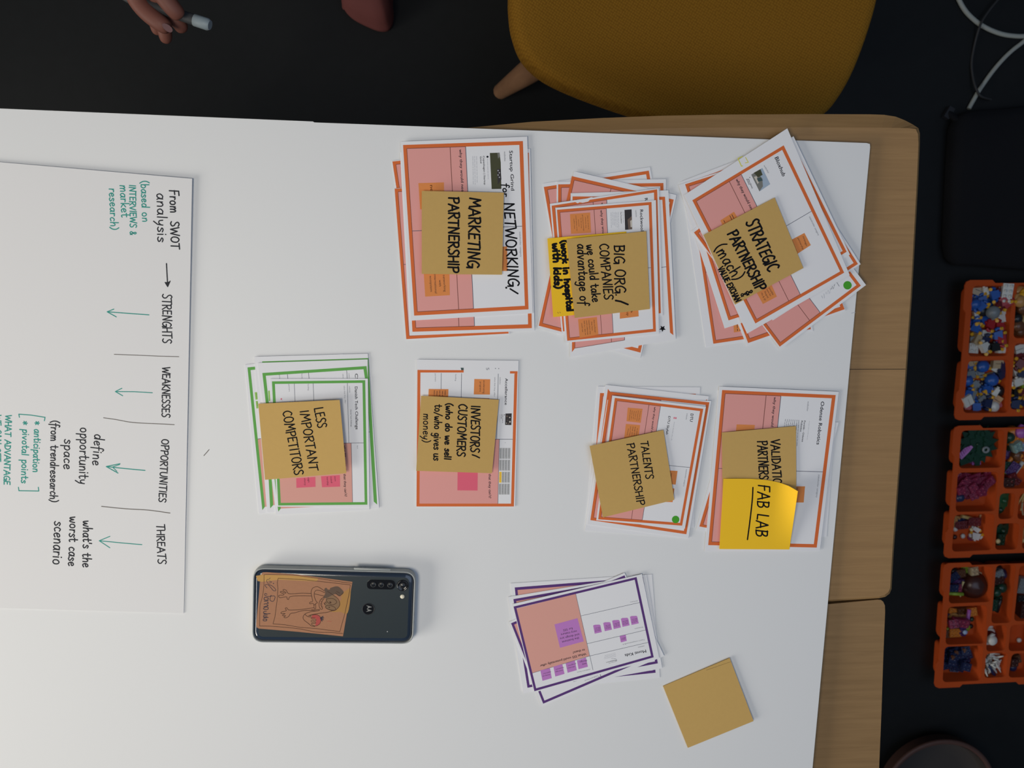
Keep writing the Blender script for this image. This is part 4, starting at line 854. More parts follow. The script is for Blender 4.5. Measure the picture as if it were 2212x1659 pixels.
fs += [(i, i + 1, o + i + 1, o + i) for i in range(m_ - 1)] + [(j * m_, (j + 1) * m_, o + (j + 1) * m_, o + j * m_) for j in range(rows - 1)] + [(j * m_ + m_ - 1, (j + 1) * m_ + m_ - 1, o + (j + 1) * m_ + m_ - 1, o + j * m_ + m_ - 1) for j in range(rows - 1)]
mb.add(vs, fs, 'yellow_cloth', True); mb.build('backrest', chair, (cx, cy, SZ))
wood('leg_wood', (0.17, 0.085, 0.045), (0.28, 0.15, 0.08), (30.0, 30.0, 5.0))
foot = wp((1079, 199), 0.0); top = wp((1215, 100), SZ - 0.05); dx, dy = foot.x - cx, foot.y - cy; tx, ty = top.x - cx, top.y - cy
for sx, sy in ((1, 1), (-1, 1), (1, -1), (-1, -1)):
    mb = MB(); f_ = Vector((cx + dx * sx, cy + (dy if sy > 0 else 0.30), 0.0)); t_ = Vector((cx + tx * sx, cy + (ty if sy > 0 else 0.15), SZ - 0.06))
    mb.tube([f_, f_ + (t_ - f_) * 0.03, f_ + (t_ - f_) * 0.5, t_], [0.011, 0.014, 0.019, 0.022], 'leg_wood', 14); mb.build('leg', chair, f_)

# ================================================================ cables, bag, round bin on the floor
mat('cable_white', (0.36, 0.38, 0.35), 0.5, 0.3); mat('cable_dark', (0.035, 0.035, 0.037), 0.6, 0.3); mat('bag_cloth', (0.0085, 0.0088, 0.011), 0.9, 0.2, bump=(500, 0.4, 0.2)); mat('buckle', (0.02, 0.02, 0.024), 0.4, 0.4)
def cable(pts, r, m, name, label, z=None):
    P3 = [wpt('T4', p[:2], p[2] if len(p) > 2 else r) for p in pts]; P3 = [Vector(q) for q in smooth_line([tuple(p) for p in P3], 6)]
    mb = MB(); mb.tube(P3, r, m, 10); tag(mb.build(name, origin=P3[len(P3) // 2]), label, 'cable')
cable([(520, -420), (540, -200), (618, 0), (690, 125), (780, 222), (890, 305), (1020, 370), (1150, 412), (1280, 430), (1394, 432), (1700, 410), (1900, 350)], 0.0042, 'cable_white', 'white_cable', 'thick white cable curving over the floor at the top right corner')
cable([(1900, 100), (1650, 270), (1394, 492), (1250, 605), (1130, 722), (1020, 852), (930, 975), (855, 1085), (800, 1180), (752, 1265), (735, 1300)], 0.0040, 'cable_white', 'white_cable', 'straight white cable running towards the black bag on the floor')
cable([(1300, -250), (1080, 0, 0.011), (960, 150, 0.012), (880, 280, 0.0125), (830, 430, 0.006), (790, 600), (768, 760), (785, 930, 0.006), (825, 1065, 0.0115), (880, 1150, 0.0115), (1000, 1190, 0.004)], 0.0022, 'cable_dark', 'dark_cable', 'thin dark cable crossing the white ones at the top right')
bq = [(2062, 300), (2066, 268), (2080, 246), (2105, 238), (2160, 234), (2300, 230), (2420, 300), (2420, 560), (2300, 585), (2120, 575), (2056, 560), (2054, 450)]
bo = smooth_line([tuple(wp(p, 0.03))[:2] for p in bq], 3, True); bx = sum(p[0] for p in bo) / len(bo); by = sum(p[1] for p in bo) / len(bo)
bag = thing('fabric_bag', (bx, by, 0), 'black fabric bag lying flat on the floor above the orange trays', 'bag')
mb = MB(); prof = [(0.97, 0.001), (1.0, 0.012), (1.0, 0.024), (0.97, 0.034), (0.85, 0.040), (0.5, 0.043), (0.05, 0.042)]; n = len(bo)
vs = [(bx + (x - bx) * k, by + (y - by) * k, z) for k, z in prof for x, y in bo]
mb.add(vs, [(a * n + k, a * n + (k + 1) % n, (a + 1) * n + (k + 1) % n, (a + 1) * n + k) for a in range(len(prof) - 1) for k in range(n)], 'bag_cloth', True)
mb.add(vs[:n], [tuple(range(n))], 'bag_cloth'); mb.add(vs[-n:], [tuple(range(n))], 'bag_cloth'); mb.build('bag_body', bag, (bx, by, 0))
m = MB(); p = wp((2048, 244), 0.006); m.box((p.x, p.y, 0.006), (0.012, 0.022, 0.010), 'buckle', -0.5); m.tube([p, wp((2058, 252), 0.012), wp((2072, 262), 0.024)], 0.006, 'bag_cloth', 8); m.build('strap_buckle', bag, p)
mat('bin_brown', (0.085, 0.043, 0.034), 0.5, 0.35); mat('bin_in', (0.05, 0.042, 0.038), 0.35, 0.5)
zr = 0.05; c = wp((2030, 1717), zr); e = wp((2030, 1599), zr); R = abs(e.y - c.y)
rb = thing('round_bin', (c.x, c.y, 0), 'round dark brown container with a thick rim at the bottom right corner', 'container')
mb = MB(); mb.lathe([(0.001, 0.0), (R * 0.80, 0.0), (R * 0.97, zr * 0.45), (R * 0.97, zr - 0.008), (R, zr - 0.004), (R * 0.985, zr), (R * 0.925, zr), (R * 0.91, zr - 0.006)], (c.x, c.y, 0), 'bin_brown', 56); mb.build('bin_body', rb, (c.x, c.y, 0))
mb = MB(); mb.lathe([(R * 0.91, zr - 0.004), (R * 0.90, zr * 0.6), (R * 0.84, zr * 0.32), (R * 0.6, zr * 0.25), (R * 0.3, zr * 0.33), (0.00001, zr * 0.36)], (c.x, c.y, 0), 'bin_in', 56); mb.build('bin_lining', rb, (c.x, c.y, 0))

# ================================================================ orange sorting trays
mat('tray_orange', (0.50, 0.074, 0.014), 0.6, 0.12)
RZ = 0.042
TR = [((2085.6, 605), (2061.5, 908)), ((2061, 920), (2039, 1206)), ((2039, 1217), (2018.5, 1487))]
BINS = [
 [('A', [(2102, 617), (2187, 617), (2177, 769), (2091, 770)], 0.021), ('B', [(2092, 779), (2182, 777), (2178, 892), (2080, 892)], 0.016), ('C', [(2197, 615), (2280, 615), (2272, 729), (2189, 731)], 0.020), ('D', [(2192, 741), (2276, 740), (2266, 884), (2182, 885)], 0.020)],
 [('E', [(2077, 930), (2170, 928), (2164, 1010), (2071, 1012)], 0.012), ('F', [(2069, 1021), (2157, 1019), (2150, 1104), (2064, 1106)], 0.014), ('G', [(2062, 1112), (2149, 1109), (2143, 1188), (2056, 1192)], 0.008), ('H', [(2177, 927), (2262, 925), (2252, 1054), (2167, 1056)], 0.016),
  ('I', [(2160, 1066), (2194, 1065), (2188, 1120), (2156, 1122)], 0.014), ('J', [(2154, 1131), (2203, 1130), (2197, 1187), (2149, 1188)], 0.010), ('K', [(2203, 1066), (2260, 1064), (2254, 1120), (2197, 1122)], 0.014), ('K2', [(2212, 1131), (2260, 1130), (2254, 1185), (2207, 1187)], 0.014)],
 [('L', [(2055, 1226), (2146, 1223), (2140, 1300), (2049, 1304)], 0.010), ('M', [(2048, 1311), (2133, 1307), (2128, 1390), (2042, 1393)], 0.010), ('N', [(2041, 1397), (2125, 1394), (2119, 1470), (2036, 1474)], 0.010), ('O', [(2152, 1221), (2195, 1219), (2184, 1345), (2141, 1347)], 0.010),
  ('P', [(2134, 1352), (2176, 1350), (2171, 1405), (2130, 1408)], 0.010), ('Q', [(2130, 1412), (2178, 1409), (2173, 1462), (2126, 1465)], 0.016), ('R1', [(2203, 1222), (2260, 1220), (2250, 1340), (2190, 1342)], 0.012), ('R2', [(2183, 1350), (2240, 1348), (2232, 1405), (2178, 1407)], 0.010), ('R3', [(2186, 1412), (2240, 1410), (2232, 1462), (2178, 1464)], 0.012)]]
TNAME = ['uppermost orange tray', 'middle orange tray', 'lowest orange tray']
BIN = {}
for ti, ((pa, pb), bins) in enumerate(zip(TR, BINS)):
    a, b = wp(pa, RZ), wp(pb, RZ); L = (b - a).length; ey = (b - a).normalized(); ex = Vector((-ey.y, ey.x, 0)); WD = 0.24
    T = lambda x, y: (a.x + ex.x * x + ey.x * y, a.y + ex.y * x + ey.y * y)
    tray = thing('sorting_tray', (a.x, a.y, 0), ('uppermost', 'middle', 'lowest')[ti] + ' orange compartment tray on the floor, ' + ('holding small toy figure pieces', 'holding a dark green plant piece', 'holding a dark dome and small bricks')[ti], 'tray', 'orange trays of toy parts')
    rc = 0.010; tw = 0.055; nt_ = 0.006
    o2 = [T(x, y) for x, y in [(0.0, rc), (0.003, 0.003), (rc, 0)] + [(tw, 0), (tw + .006, nt_), (WD - tw - .006, nt_), (WD - tw, 0)] + [(WD, 0), (WD, L)] + [(WD - tw, L), (WD - tw - .006, L - nt_), (tw + .006, L - nt_), (tw, L)] + [(rc, L), (.003, L - .003), (0, L - rc)] + [(0, L - tw), (0.0055, L - tw - .008), (0.0055, tw + .008), (0, tw)]]
    cu = bpy.data.curves.new('rim', 'CURVE'); cu.dimensions = '2D'; cu.fill_mode = 'BOTH'; cu.extrude = 0.0014
    holes = []
    for nm, q, zb in bins:
        h = rounded([wp(p, RZ) for p in q], 0.010, 5); holes.append(h); BIN[nm] = (h, zb, ti)
    for loop in [o2] + holes:
        sp = cu.splines.new('POLY'); sp.points.add(len(loop) - 1); sp.use_cyclic_u = True
        for p, (x, y) in zip(sp.points, loop): p.co = (x, y, 0, 1)
    tmp = bpy.data.objects.new('rim', cu); C.objects.link(tmp); tmp.location = (0, 0, 0)
    me = tmp.evaluated_get(bpy.context.evaluated_depsgraph_get()).to_mesh()
    vs = [(v.co.x, v.co.y, v.co.z + RZ - 0.0014) for v in me.vertices]; fs = [tuple(p.vertices) for p in me.polygons]
    tmp.to_mesh_clear(); bpy.data.objects.remove(tmp); bpy.data.curves.remove(cu)
    mb = MB(); mb.add(vs, fs, 'tray_orange'); mb.build('rim', tray, (a.x, a.y, RZ))
    for (nm, q, zb), h in zip(bins, holes):
        hx = sum(p[0] for p in h) / len(h); hy = sum(p[1] for p in h) / len(h); n = len(h); mb = MB()
        def ring(k, z): return [(hx + (x - hx) * k, hy + (y - hy) * k, z) for x, y in h]
        pr = [(1.0, RZ - 0.0008), (0.985, RZ - 0.004), (0.90, zb + 0.004), (0.87, zb), (0.3, zb)]
        vs = [v for k, z in pr for v in ring(k, z)]
        mb.add(vs, [(i * n + k, i * n + (k + 1) % n, (i + 1) * n + (k + 1) % n, (i + 1) * n + k) for i in range(len(pr) - 1) for k in range(n)], 'tray_orange', True)
        mb.add(ring(0.3, zb), [tuple(range(n))], 'tray_orange')
        po = [(1.02, RZ - 0.0028), (0.93, 0.006), (0.88, 0.0)]; vs = [v for k, z in po for v in ring(k, z)]
        mb.add(vs, [(i * n + k, i * n + (k + 1) % n, (i + 1) * n + (k + 1) % n, (i + 1) * n + k) for i in range(len(po) - 1) for k in range(n)], 'tray_orange', True)
        mb.add(ring(0.88, 0.0), [tuple(range(n))], 'tray_orange')
        mb.build('bin', tray, (hx, hy, zb))

# ---------------------------------------------------------------- toy pieces in the trays
TC = {'white': (0.62, 0.62, 0.58), 'blue': (0.015, 0.085, 0.36), 'navy': (0.012, 0.02, 0.07), 'red': (0.34, 0.012, 0.018), 'dark red': (0.13, 0.01, 0.012), 'black': (0.010, 0.010, 0.011), 'grey': (0.19, 0.215, 0.23), 'yellow': (0.72, 0.38, 0.02), 'beige': (0.42, 0.33, 0.2),
      'brown': (0.12, 0.045, 0.018), 'dark brown': (0.045, 0.012, 0.008), 'green': (0.012, 0.09, 0.035), 'dark green': (0.006, 0.04, 0.02), 'lime': (0.20, 0.30, 0.02), 'lilac': (0.36, 0.10, 0.40), 'magenta': (0.22, 0.02, 0.06), 'purple': (0.07, 0.025, 0.13), 'orange': (0.62, 0.20, 0.02), 'tan': (0.45, 0.24, 0.08), 'teal': (0.22, 0.34, 0.32), 'gold': (0.5, 0.36, 0.12), 'bone': (0.75, 0.62, 0.30), 'light blue': (0.30, 0.42, 0.62)}
for k, v in TC.items(): mat('toy ' + k, v, 0.3, 0.5)
protos = {}
def proto(kind, col):
    """one piece of each kind and colour, modelled lying flat around the origin; returns the list (part name, mesh, parent?)"""
    key = (kind, col)
    if key in protos: return protos[key]
    m = MB(); M = 'toy ' + col; parts = []
    def trap(mb, w0, w1, h, t, mm, z0=0.0, x=0, y=0):
        mb.prism([(x - w0 / 2, y - h / 2), (x + w0 / 2, y - h / 2), (x + w1 / 2, y + h / 2), (x - w1 / 2, y + h / 2)], z0, z0 + t, mm)
    def hand_(sx):
        a = MB(); a.tube([(sx * .0086, .003, .004), (sx * .0112, -.001, .0045), (sx * .0105, -.0045, .0065)], [.0026, .0026, .0022], M, 8)
        h = MB(); h.tube([(sx * .0105, -.0045, .0055), (sx * .0105, -.0062, .0088)], [.0028, .0026], 'toy yellow', 10); return a, h
    if kind in ('figure_torso', 'slim_torso'):
        w = 0.0158 if kind == 'figure_torso' else 0.0095
        trap(m, w, w * .72, .0128, .0078, M); m.tube([(0, .0062, .004), (0, .0092, .004)], .0024, M, 10)
        parts.append(('torso', m))
        if kind == 'figure_torso':
            for sx in (-1, 1):
                a, h = hand_(sx); parts.append(('arm', a)); parts.append(('hand', h))
        else:
            h = MB(); h.tube([(.001, -.0062, .004), (.002, -.010, .0045)], [.0032, .0028], 'toy yellow', 10); parts.append(('hand', h))
    elif kind == 'lower_body':
        m.box((0, .005, .004), (.0158, .0045, .0078), M); m.box((-.0041, -.0035, .004), (.0074, .0125, .0076), M); m.box((.0041, -.0035, .004), (.0074, .0125, .0076), M)
    elif kind == 'figure_hat':
        m.lathe([(.0105, 0), (.0105, .0012), (.0082, .0016), (.0080, .006), (.0066, .0095), (.0035, .0112), (.00001, .0116)], (0, 0, 0), M, 24)
    elif kind == 'figure_helmet':
        m.lathe([(.0098, 0), (.0104, .004), (.0096, .0085), (.0068, .0118), (.003, .0132), (.00001, .0134)], (0, 0, 0), M, 24); m.box((.0085, 0, .0025), (.006, .012, .003), M)
    elif kind == 'figure_hair':
        m.lathe([(.0085, 0), (.0100, .004), (.0094, .008), (.006, .0115), (.00001, .0122)], (0, 0, 0), M, 20); m.tube([(-.004, .007, .004), (.0, .011, .005), (.006, .010, .004)], [.003, .0035, .002], M, 8)
    elif kind == 'figure_hand':
        m.tube([(0, 0, 0), (0, 0, .0045)], [.0030, .0030], M, 12); m.tube([(0, -.002, .0022), (0, -.0055, .0022)], .0016, M, 8)
    elif kind == 'brick' or kind == 'long_brick' or kind == 'plate':
        nx, ny, h = {'brick': (2, 2, .0096), 'long_brick': (4, 2, .0096), 'plate': (3, 2, .0032)}[kind]
        m.box((0, 0, h / 2), (nx * .008 - .0002, ny * .008 - .0002, h), M)
        for i in range(nx):
            for j in range(ny): m.lathe([(.0024, h - .0002), (.0024, h + .0017), (.00001, h + .0017)], ((i - (nx - 1) / 2) * .008, (j - (ny - 1) / 2) * .008, 0), M, 12)
    elif kind == 'bar':
        m.tube([(-.014, 0, .0035), (-.0135, 0, .0035), (.0135, 0, .0035), (.014, 0, .0035)], [.0025, .0034, .0034, .0025], M, 12)
    elif kind == 'stick':
        m.tube([(-.016, -.002, .002), (-.005, 0, .002), (.006, .001, .002), (.016, 0, .002)], [.0014, .0017, .0017, .0024], M, 8)
    elif kind == 'egg':
        m.lathe([(.00001, 0), (.0035, .0008), (.005, .003), (.0035, .0052), (.00001, .006)], (0, 0, 0), M, 16)
    elif kind == 'leaf_plant':
        pts = []
        for k in range(28): r = .034 * (1 + .16 * (1 if k % 2 else -1)); pts.append((r * math.cos(k * math.pi / 14) * 1.05, r * math.sin(k * math.pi / 14)))
        m.prism(smooth_line(pts, 2, True), 0.004, .0062, M); m.lathe([(.004, .0062), (.003, .0085), (.00001, .009)], (0, 0, 0), M, 16); m.box((-.016, -.030, .004), (.030, .012, .004), M, .35); m.box((.004, -.040, .004), (.009, .024, .004), M, -.05)
        rl = random.Random(3)
        for k in range(26):
            r_ = .030 * math.sqrt(rl.random()); t_ = k * 2.4; x_, y_ = r_ * math.cos(t_), r_ * math.sin(t_); w_ = rl.uniform(.005, .008); q_ = rl.uniform(0, 6.3)
            m.prism([(x_ + w_ * f_ * math.cos(q_ + j_ * math.pi / 3), y_ + w_ * f_ * math.sin(q_ + j_ * math.pi / 3)) for j_, f_ in enumerate((1, .55, .8, 1, .5, .8))], .0055, .0070 + .0025 * rl.random(), M)
    elif kind == 'small_plant':
        pts = []
        for k in range(16): r = .016 * (1 + .2 * (1 if k % 2 else -1)); pts.append((r * math.cos(k * math.pi / 8) * .85, r * math.sin(k * math.pi / 8) * 1.15))
        m.prism(smooth_line(pts, 2, True), 0, .004, M); m.lathe([(.006, .004), (.004, .009), (.00001, .010)], (0, 0, 0), M, 12)
    elif kind == 'wing':
        m.prism([(-.014, -.008), (-.012, -.012), (.004, -.003), (.014, .004), (.012, .008), (.0, .007), (-.013, .0)], 0, .003, M)
        for k in range(6): m.tube([(-.012 + k * .004, -.008 + k * .002, .003), (-.013 + k * .004, .001 + k * .0012, .0035)], .0011, M, 6)
    elif kind == 'dome':
        m.lathe([(.0275, 0), (.0275, .003), (.0255, .011), (.020, .0185), (.012, .0235), (.00001, .0255)], (0, 0, 0), M, 36)
    elif kind == 'spike':
        m.lathe([(.0028, 0), (.0024, .004), (.0009, .013), (.00001, .0145)], (0, 0, 0), M, 10)
    elif kind == 'ring_piece':
        m.lathe([(.0065, 0), (.0065, .003), (.0030, .003), (.0030, 0)], (0, 0, 0), M, 18)
    if not parts: parts = [(kind, m)]
    out = []
    for nme, b_ in parts:
        o = b_.build(nme); me = o.data; bpy.data.objects.remove(o); out.append((nme, me))
    protos[key] = out
    return out
SIZE = {'figure_torso': .011, 'slim_torso': .008, 'lower_body': .008, 'figure_hat': .010, 'figure_helmet': .011, 'figure_hair': .010, 'figure_hand': .003, 'brick': .010, 'long_brick': .015, 'plate': .012, 'bar': .013, 'stick': .012, 'egg': .005, 'leaf_plant': .034, 'small_plant': .016, 'wing': .012, 'dome': .027, 'spike': .004, 'ring_piece': .006}
HIGH = {'figure_torso': .008, 'slim_torso': .008, 'lower_body': .008, 'figure_hat': .0116, 'figure_helmet': .0134, 'figure_hair': .012, 'figure_hand': .0046, 'brick': .0113, 'long_brick': .0113, 'plate': .005, 'bar': .007, 'stick': .004, 'egg': .006, 'leaf_plant': .011, 'small_plant': .010, 'wing': .004, 'dome': .0255, 'spike': .0145, 'ring_piece': .003}
WORD = {'figure_torso': 'toy figure torso', 'slim_torso': 'narrow toy torso', 'lower_body': 'toy lower body', 'figure_hat': 'toy hat', 'figure_helmet': 'toy helmet', 'figure_hair': 'toy hair piece', 'figure_hand': 'tiny toy hand', 'brick': 'toy brick', 'long_brick': 'long toy brick', 'plate': 'thin toy plate', 'bar': 'toy bar', 'stick': 'toy stick', 'egg': 'toy egg', 'leaf_plant': 'leafy toy plant', 'small_plant': 'small toy plant', 'wing': 'ribbed toy wing', 'dome': 'shiny toy dome', 'spike': 'toy spike', 'ring_piece': 'toy ring'}
BW = {'A': 'upper tray, upper left bin', 'B': 'upper tray, lower left bin', 'C': 'upper tray, upper right bin', 'D': 'upper tray, lower right bin', 'E': 'middle tray, top left bin', 'F': 'middle tray, middle left bin', 'G': 'middle tray, bottom left bin', 'H': 'middle tray, top right bin', 'I': 'middle tray, upper small bin', 'J': 'middle tray, lower small bin',
      'K': 'middle tray, right edge bin', 'K2': 'middle tray, bottom right bin', 'L': 'lowest tray, top left bin', 'M': 'lowest tray, middle left bin', 'N': 'lowest tray, bottom left bin', 'O': 'lowest tray, tall narrow bin', 'P': 'lowest tray, small middle bin', 'Q': 'lowest tray, bottom middle bin', 'R1': 'lowest tray, right edge bin', 'R2': 'lowest tray, small right bin', 'R3': 'lowest tray, bottom right bin'}
T = 'figure_torso'; S = 'slim_torso'
TOYS = []                                             # bin, close view, (x, y), kind, colour, turn in degrees
def put(bn, reg, rows):
    for r in rows: TOYS.append((bn, reg) + r)
put('A', 'r3', [((520, 460), T, 'blue', 20), ((600, 590), T, 'blue', 100), ((480, 330), 'lower_body', 'beige', 70), ((830, 300), T, 'navy', 0), ((960, 400), T, 'dark red', 10), ((1120, 420), 'long_brick', 'white', 88), ((860, 450), T, 'blue', -70), ((665, 370), S, 'white', 25), ((1040, 600), T, 'red', 30), ((760, 640), T, 'blue', 160),
  ((950, 690), T, 'dark red', 60), ((430, 590), 'lower_body', 'grey', 30), ((470, 660), 'figure_hat', 'blue', 0), ((600, 790), 'figure_helmet', 'black', 20), ((480, 870), S, 'white', 25), ((850, 830), 'figure_helmet', 'grey', -60), ((1090, 740), 'lower_body', 'white', 20), ((630, 980), T, 'blue', 40), ((430, 1040), T, 'blue', 80), ((430, 1150), T, 'blue', -20),
  ((1120, 640), T, 'red', 40), ((1060, 1230), T, 'red', 80), ((1140, 1440), T, 'red', 70), ((1120, 1320), T, 'navy', 10), ((800, 1190), T, 'red', 20), ((560, 700), T, 'blue', 40), ((1010, 950), T, 'white', -5), ((760, 1080), T, 'red', 70), ((960, 1130), T, 'red', -80), ((1170, 1120), T, 'white', -120), ((660, 1280), 'lower_body', 'white', 95), ((490, 1290), S, 'white', -10), ((930, 1310), T, 'blue', 100), ((640, 1420), T, 'navy', 70), ((1000, 1410), T, 'red', 95), ((440, 1400), 'lower_body', 'grey', 10), ((500, 1420), 'lower_body', 'beige', 60), ((390, 1590), 'brick', 'white', -4),
  ((640, 1560), T, 'white', -60), ((860, 1550), T, 'black', 10), ((1030, 1650), T, 'red', 80), ((990, 1560), 'lower_body', 'white', 0)])
put('A', 'r3', [((x, y), 'figure_hand', 'yellow', (x * 7) % 180) for x, y in ((395, 940), (480, 1080), (570, 1075), (370, 1280), (890, 660))])
put('B', 'r4', [((400, 430), 'lower_body', 'beige', 30), ((520, 600), T, 'grey', 120), ((620, 510), 'figure_helmet', 'blue', 0), ((320, 540), T, 'blue', 60), ((340, 660), T, 'grey', 10), ((900, 540), T, 'white', -30), ((1000, 660), T, 'navy', 40), ((1040, 500), 'lower_body', 'navy', 0), ((900, 420), 'lower_body', 'beige', 90), ((800, 680), 'wing', 'beige', 160), ((310, 810), 'figure_hat', 'blue', 0), ((450, 890), T, 'grey', -40),
  ((720, 860), 'figure_hat', 'navy', 0), ((820, 800), 'figure_helmet', 'blue', 40), ((670, 970), T, 'blue', 10), ((260, 1000), T, 'red', 80), ((350, 1080), 'lower_body', 'grey', -20), ((280, 1100), T, 'blue', 70), ((520, 1110), T, 'red', 0), ((980, 1020), 'figure_helmet', 'black', 90), ((780, 1160), T, 'blue', -40), ((600, 1180), T, 'grey', 50), ((420, 1220), T, 'blue', 95), ((700, 1270), T, 'navy', 85), ((290, 1370), T, 'red', -60),
  ((270, 1210), 'lower_body', 'white', 30), ((470, 1390), T, 'blue', -80), ((950, 1300), T, 'red', 20), ((700, 1430), T, 'blue', 80), ((840, 1345), 'figure_hair', 'white', 70), ((880, 1035), S, 'white', -30), ((870, 1190), 'lower_body', 'tan', 60)])
put('B', 'r4', [((x, y), 'figure_hand', 'yellow', (x * 7) % 180) for x, y in ((440, 530), (600, 755), (410, 835), (650, 1035), (490, 1070), (655, 1375), (980, 450))])
put('C', 'r3', [((1400, 380), 'figure_helmet', 'tan', 0), ((1470, 500), 'figure_hair', 'yellow', 0), ((1400, 600), 'figure_hair', 'tan', 40), ((1380, 780), 'figure_hair', 'black', 90), ((1430, 1010), 'figure_helmet', 'gold', 0), ((1340, 960), 'figure_hat', 'black', 0), ((1360, 1120), 'figure_hair', 'brown', 0), ((1320, 1250), 'egg', 'white', 0), ((1310, 1330), 'egg', 'bone', 0), ((1400, 1230), 'figure_hat', 'brown', 0), ((1480, 740), 'figure_hair', 'brown', 10)])
put('D', 'r4', [((1400, 120), 'lower_body', 'white', -70), ((1350, 300), T, 'dark red', 20), ((1400, 440), T, 'dark red', 60), ((1330, 600), T, 'white', -70), ((1430, 700), T, 'navy', 30), ((1340, 830), T, 'white', 20), ((1470, 850), 'brick', 'lime', 20), ((1420, 1040), T, 'dark red', 80), ((1300, 1060), T, 'black', 0), ((1300, 1230), T, 'navy', -20), ((1430, 1330), T, 'navy', 60), ((1280, 1370), T, 'navy', 90)])
put('D', 'r4', [((x, y), 'figure_hand', 'yellow', x % 180) for x, y in ((1310, 345), (1440, 560), (1385, 1015), (1400, 1160))])
put('E', 'r5', [((1060, 280), 'plate', 'dark red', 30), ((430, 540), 'plate', 'dark red', 50), ((500, 860), 'plate', 'lilac', 5), ((660, 830), 'brick', 'lilac', 5), ((600, 380), 'small_plant', 'dark green', 40), ((700, 490), 'leaf_plant', 'dark green', 0), ((460, 640), 'wing', 'lilac', 20), ((880, 600), 'ring_piece', 'grey', 0)])
rnd = random.Random(5)
put('F', 'r5', [((330 + 150 * (k % 5) + rnd.uniform(-40, 40), 1180 + 95 * (k // 5) + rnd.uniform(-30, 30)), ('brick', 'plate', 'wing')[k % 3], 'magenta', rnd.uniform(0, 180)) for k in range(22)] + [((320, 1610), 'figure_hat', 'navy', 0), ((410, 1580), 'ring_piece', 'yellow', 0), ((660, 1540), 'plate', 'magenta', 30)])
put('G', 'r6', [((500, 540), 'plate', 'navy', 10), ((580, 470), 'bar', 'gold', -15), ((470, 630), 'plate', 'dark red', 10), ((340, 560), 'plate', 'tan', 80), ((335, 715), 'egg', 'white', 0), ((485, 865), 'egg', 'white', 0), ((770, 710), S, 'white', 60), ((665, 720), 'figure_hand', 'bone', 20), ((760, 870), T, 'white', 170), ((660, 885), 'ring_piece', 'magenta', 0), ((318, 880), 'egg', 'dark brown', 0), ((845, 580), 'stick', 'tan', 80), ((740, 560), 'plate', 'dark red', 0)])
put('H', 'r5', [((1450, 230), 'figure_helmet', 'orange', 0), ((1620, 240), 'figure_hair', 'lilac', 0), ((1370, 450), 'bar', 'dark green', 90), ((1375, 350), 'figure_hat', 'dark green', 0), ((1560, 420), 'long_brick', 'orange', 0), ((1520, 530), 'brick', 'teal', 30), ((1640, 530), 'plate', 'light blue', 0), ((1380, 680), 'plate', 'purple', 20), ((1540, 720), 'figure_helmet', 'brown', 0), ((1610, 730), 'figure_hand', 'orange', 0), ((1385, 820), 'bar', 'orange', 65), ((1600, 900), 'plate', 'orange', 10), ((1545, 990), 'bar', 'white', 65), ((1330, 1060), 'brick', 'lime', -40), ((1340, 950), 'plate', 'dark green', 0), ((1450, 1010), 'plate', 'purple', 60), ((1400, 1190), 'brick', 'dark red', 20), ((1480, 1280), 'brick', 'dark red', 60), ((1330, 1320), 'plate', 'dark brown', 0)])
put('I', 'r6', [((1350, 330), 'small_plant', 'dark green', 0), ((1440, 110), 'small_plant', 'green', 30)]); put('J', 'r6', [((1340, 740), 'small_plant', 'dark green', 90), ((1300, 940), 'plate', 'dark green', 90), ((1228, 970), 'egg', 'bone', 0)])
put('K', 'r6', [((1720, 60), 'stick', 'gold', 60), ((1740, 150), 'stick', 'gold', 70), ((1750, 320), 'stick', 'beige', 100)]); put('K2', 'r6', [((1745, 990), 'bar', 'bone', -25), ((1750, 840), 'stick', 'gold', 90)])
put('L', 'r7', [((490, 240), 'figure_hat', 'black', 0), ((620, 290), 'plate', 'brown', 10), ((780, 200), 'plate', 'lime', 0), ((905, 240), 'brick', 'beige', 5), ((480, 370), 'plate', 'navy', 40), ((600, 470), 'brick', 'purple', 0), ((520, 530), 'plate', 'purple', 80), ((560, 600), 'brick', 'magenta', 0), ((450, 600), 'plate', 'navy', 0), ((540, 705), 'bar', 'lime', 0), ((655, 605), 'stick', 'bone', 85), ((1040, 290), 'egg', 'beige', 0), ((975, 565), 'dome', 'dark brown', 0)])
put('M', 'r7', [((450, 1100), 'brick', 'orange', 80), ((690, 1060), 'long_brick', 'brown', 5), ((880, 1090), 'brick', 'orange', 10), ((375, 1190), 'egg', 'light blue', 0), ((430, 1210), 'plate', 'navy', 5), ((380, 1300), 'egg', 'white', 0), ((530, 1250), 'figure_hat', 'tan', 0), ((690, 1220), 'plate', 'tan', 0), ((800, 1190), 'bar', 'lilac', 85), ((640, 1310), 'long_brick', 'magenta', -8), ((490, 1350), 'brick', 'magenta', 10), ((470, 1450), 'bar', 'lime', 3), ((870, 1250), 'egg', 'dark green', 0), ((855, 1400), 'egg', 'black', 0), ((760, 1420), 'figure_hat', 'lime', 0), ((400, 1550), 'plate', 'brown', 20), ((530, 1540), 'plate', 'orange', 0), ((690, 1480), 'plate', 'purple', 85), ((735, 1520), 'egg', 'light blue', 0)])
put('N', 'r8', [((430 + 125 * (k % 4) + rnd.uniform(-25, 25), 690 + 105 * (k // 4) + rnd.uniform(-25, 25)), ('plate', 'brick')[k % 4 == 3], 'navy', rnd.uniform(-20, 20) + 90 * (k % 2)) for k in range(16)] + [((540, 820), 'figure_hand', 'brown', 0), ((610, 730), 'figure_hand', 'brown', 40), ((700, 800), 'figure_hand', 'brown', 90), ((770, 680), 'figure_hand', 'brown', 10)])
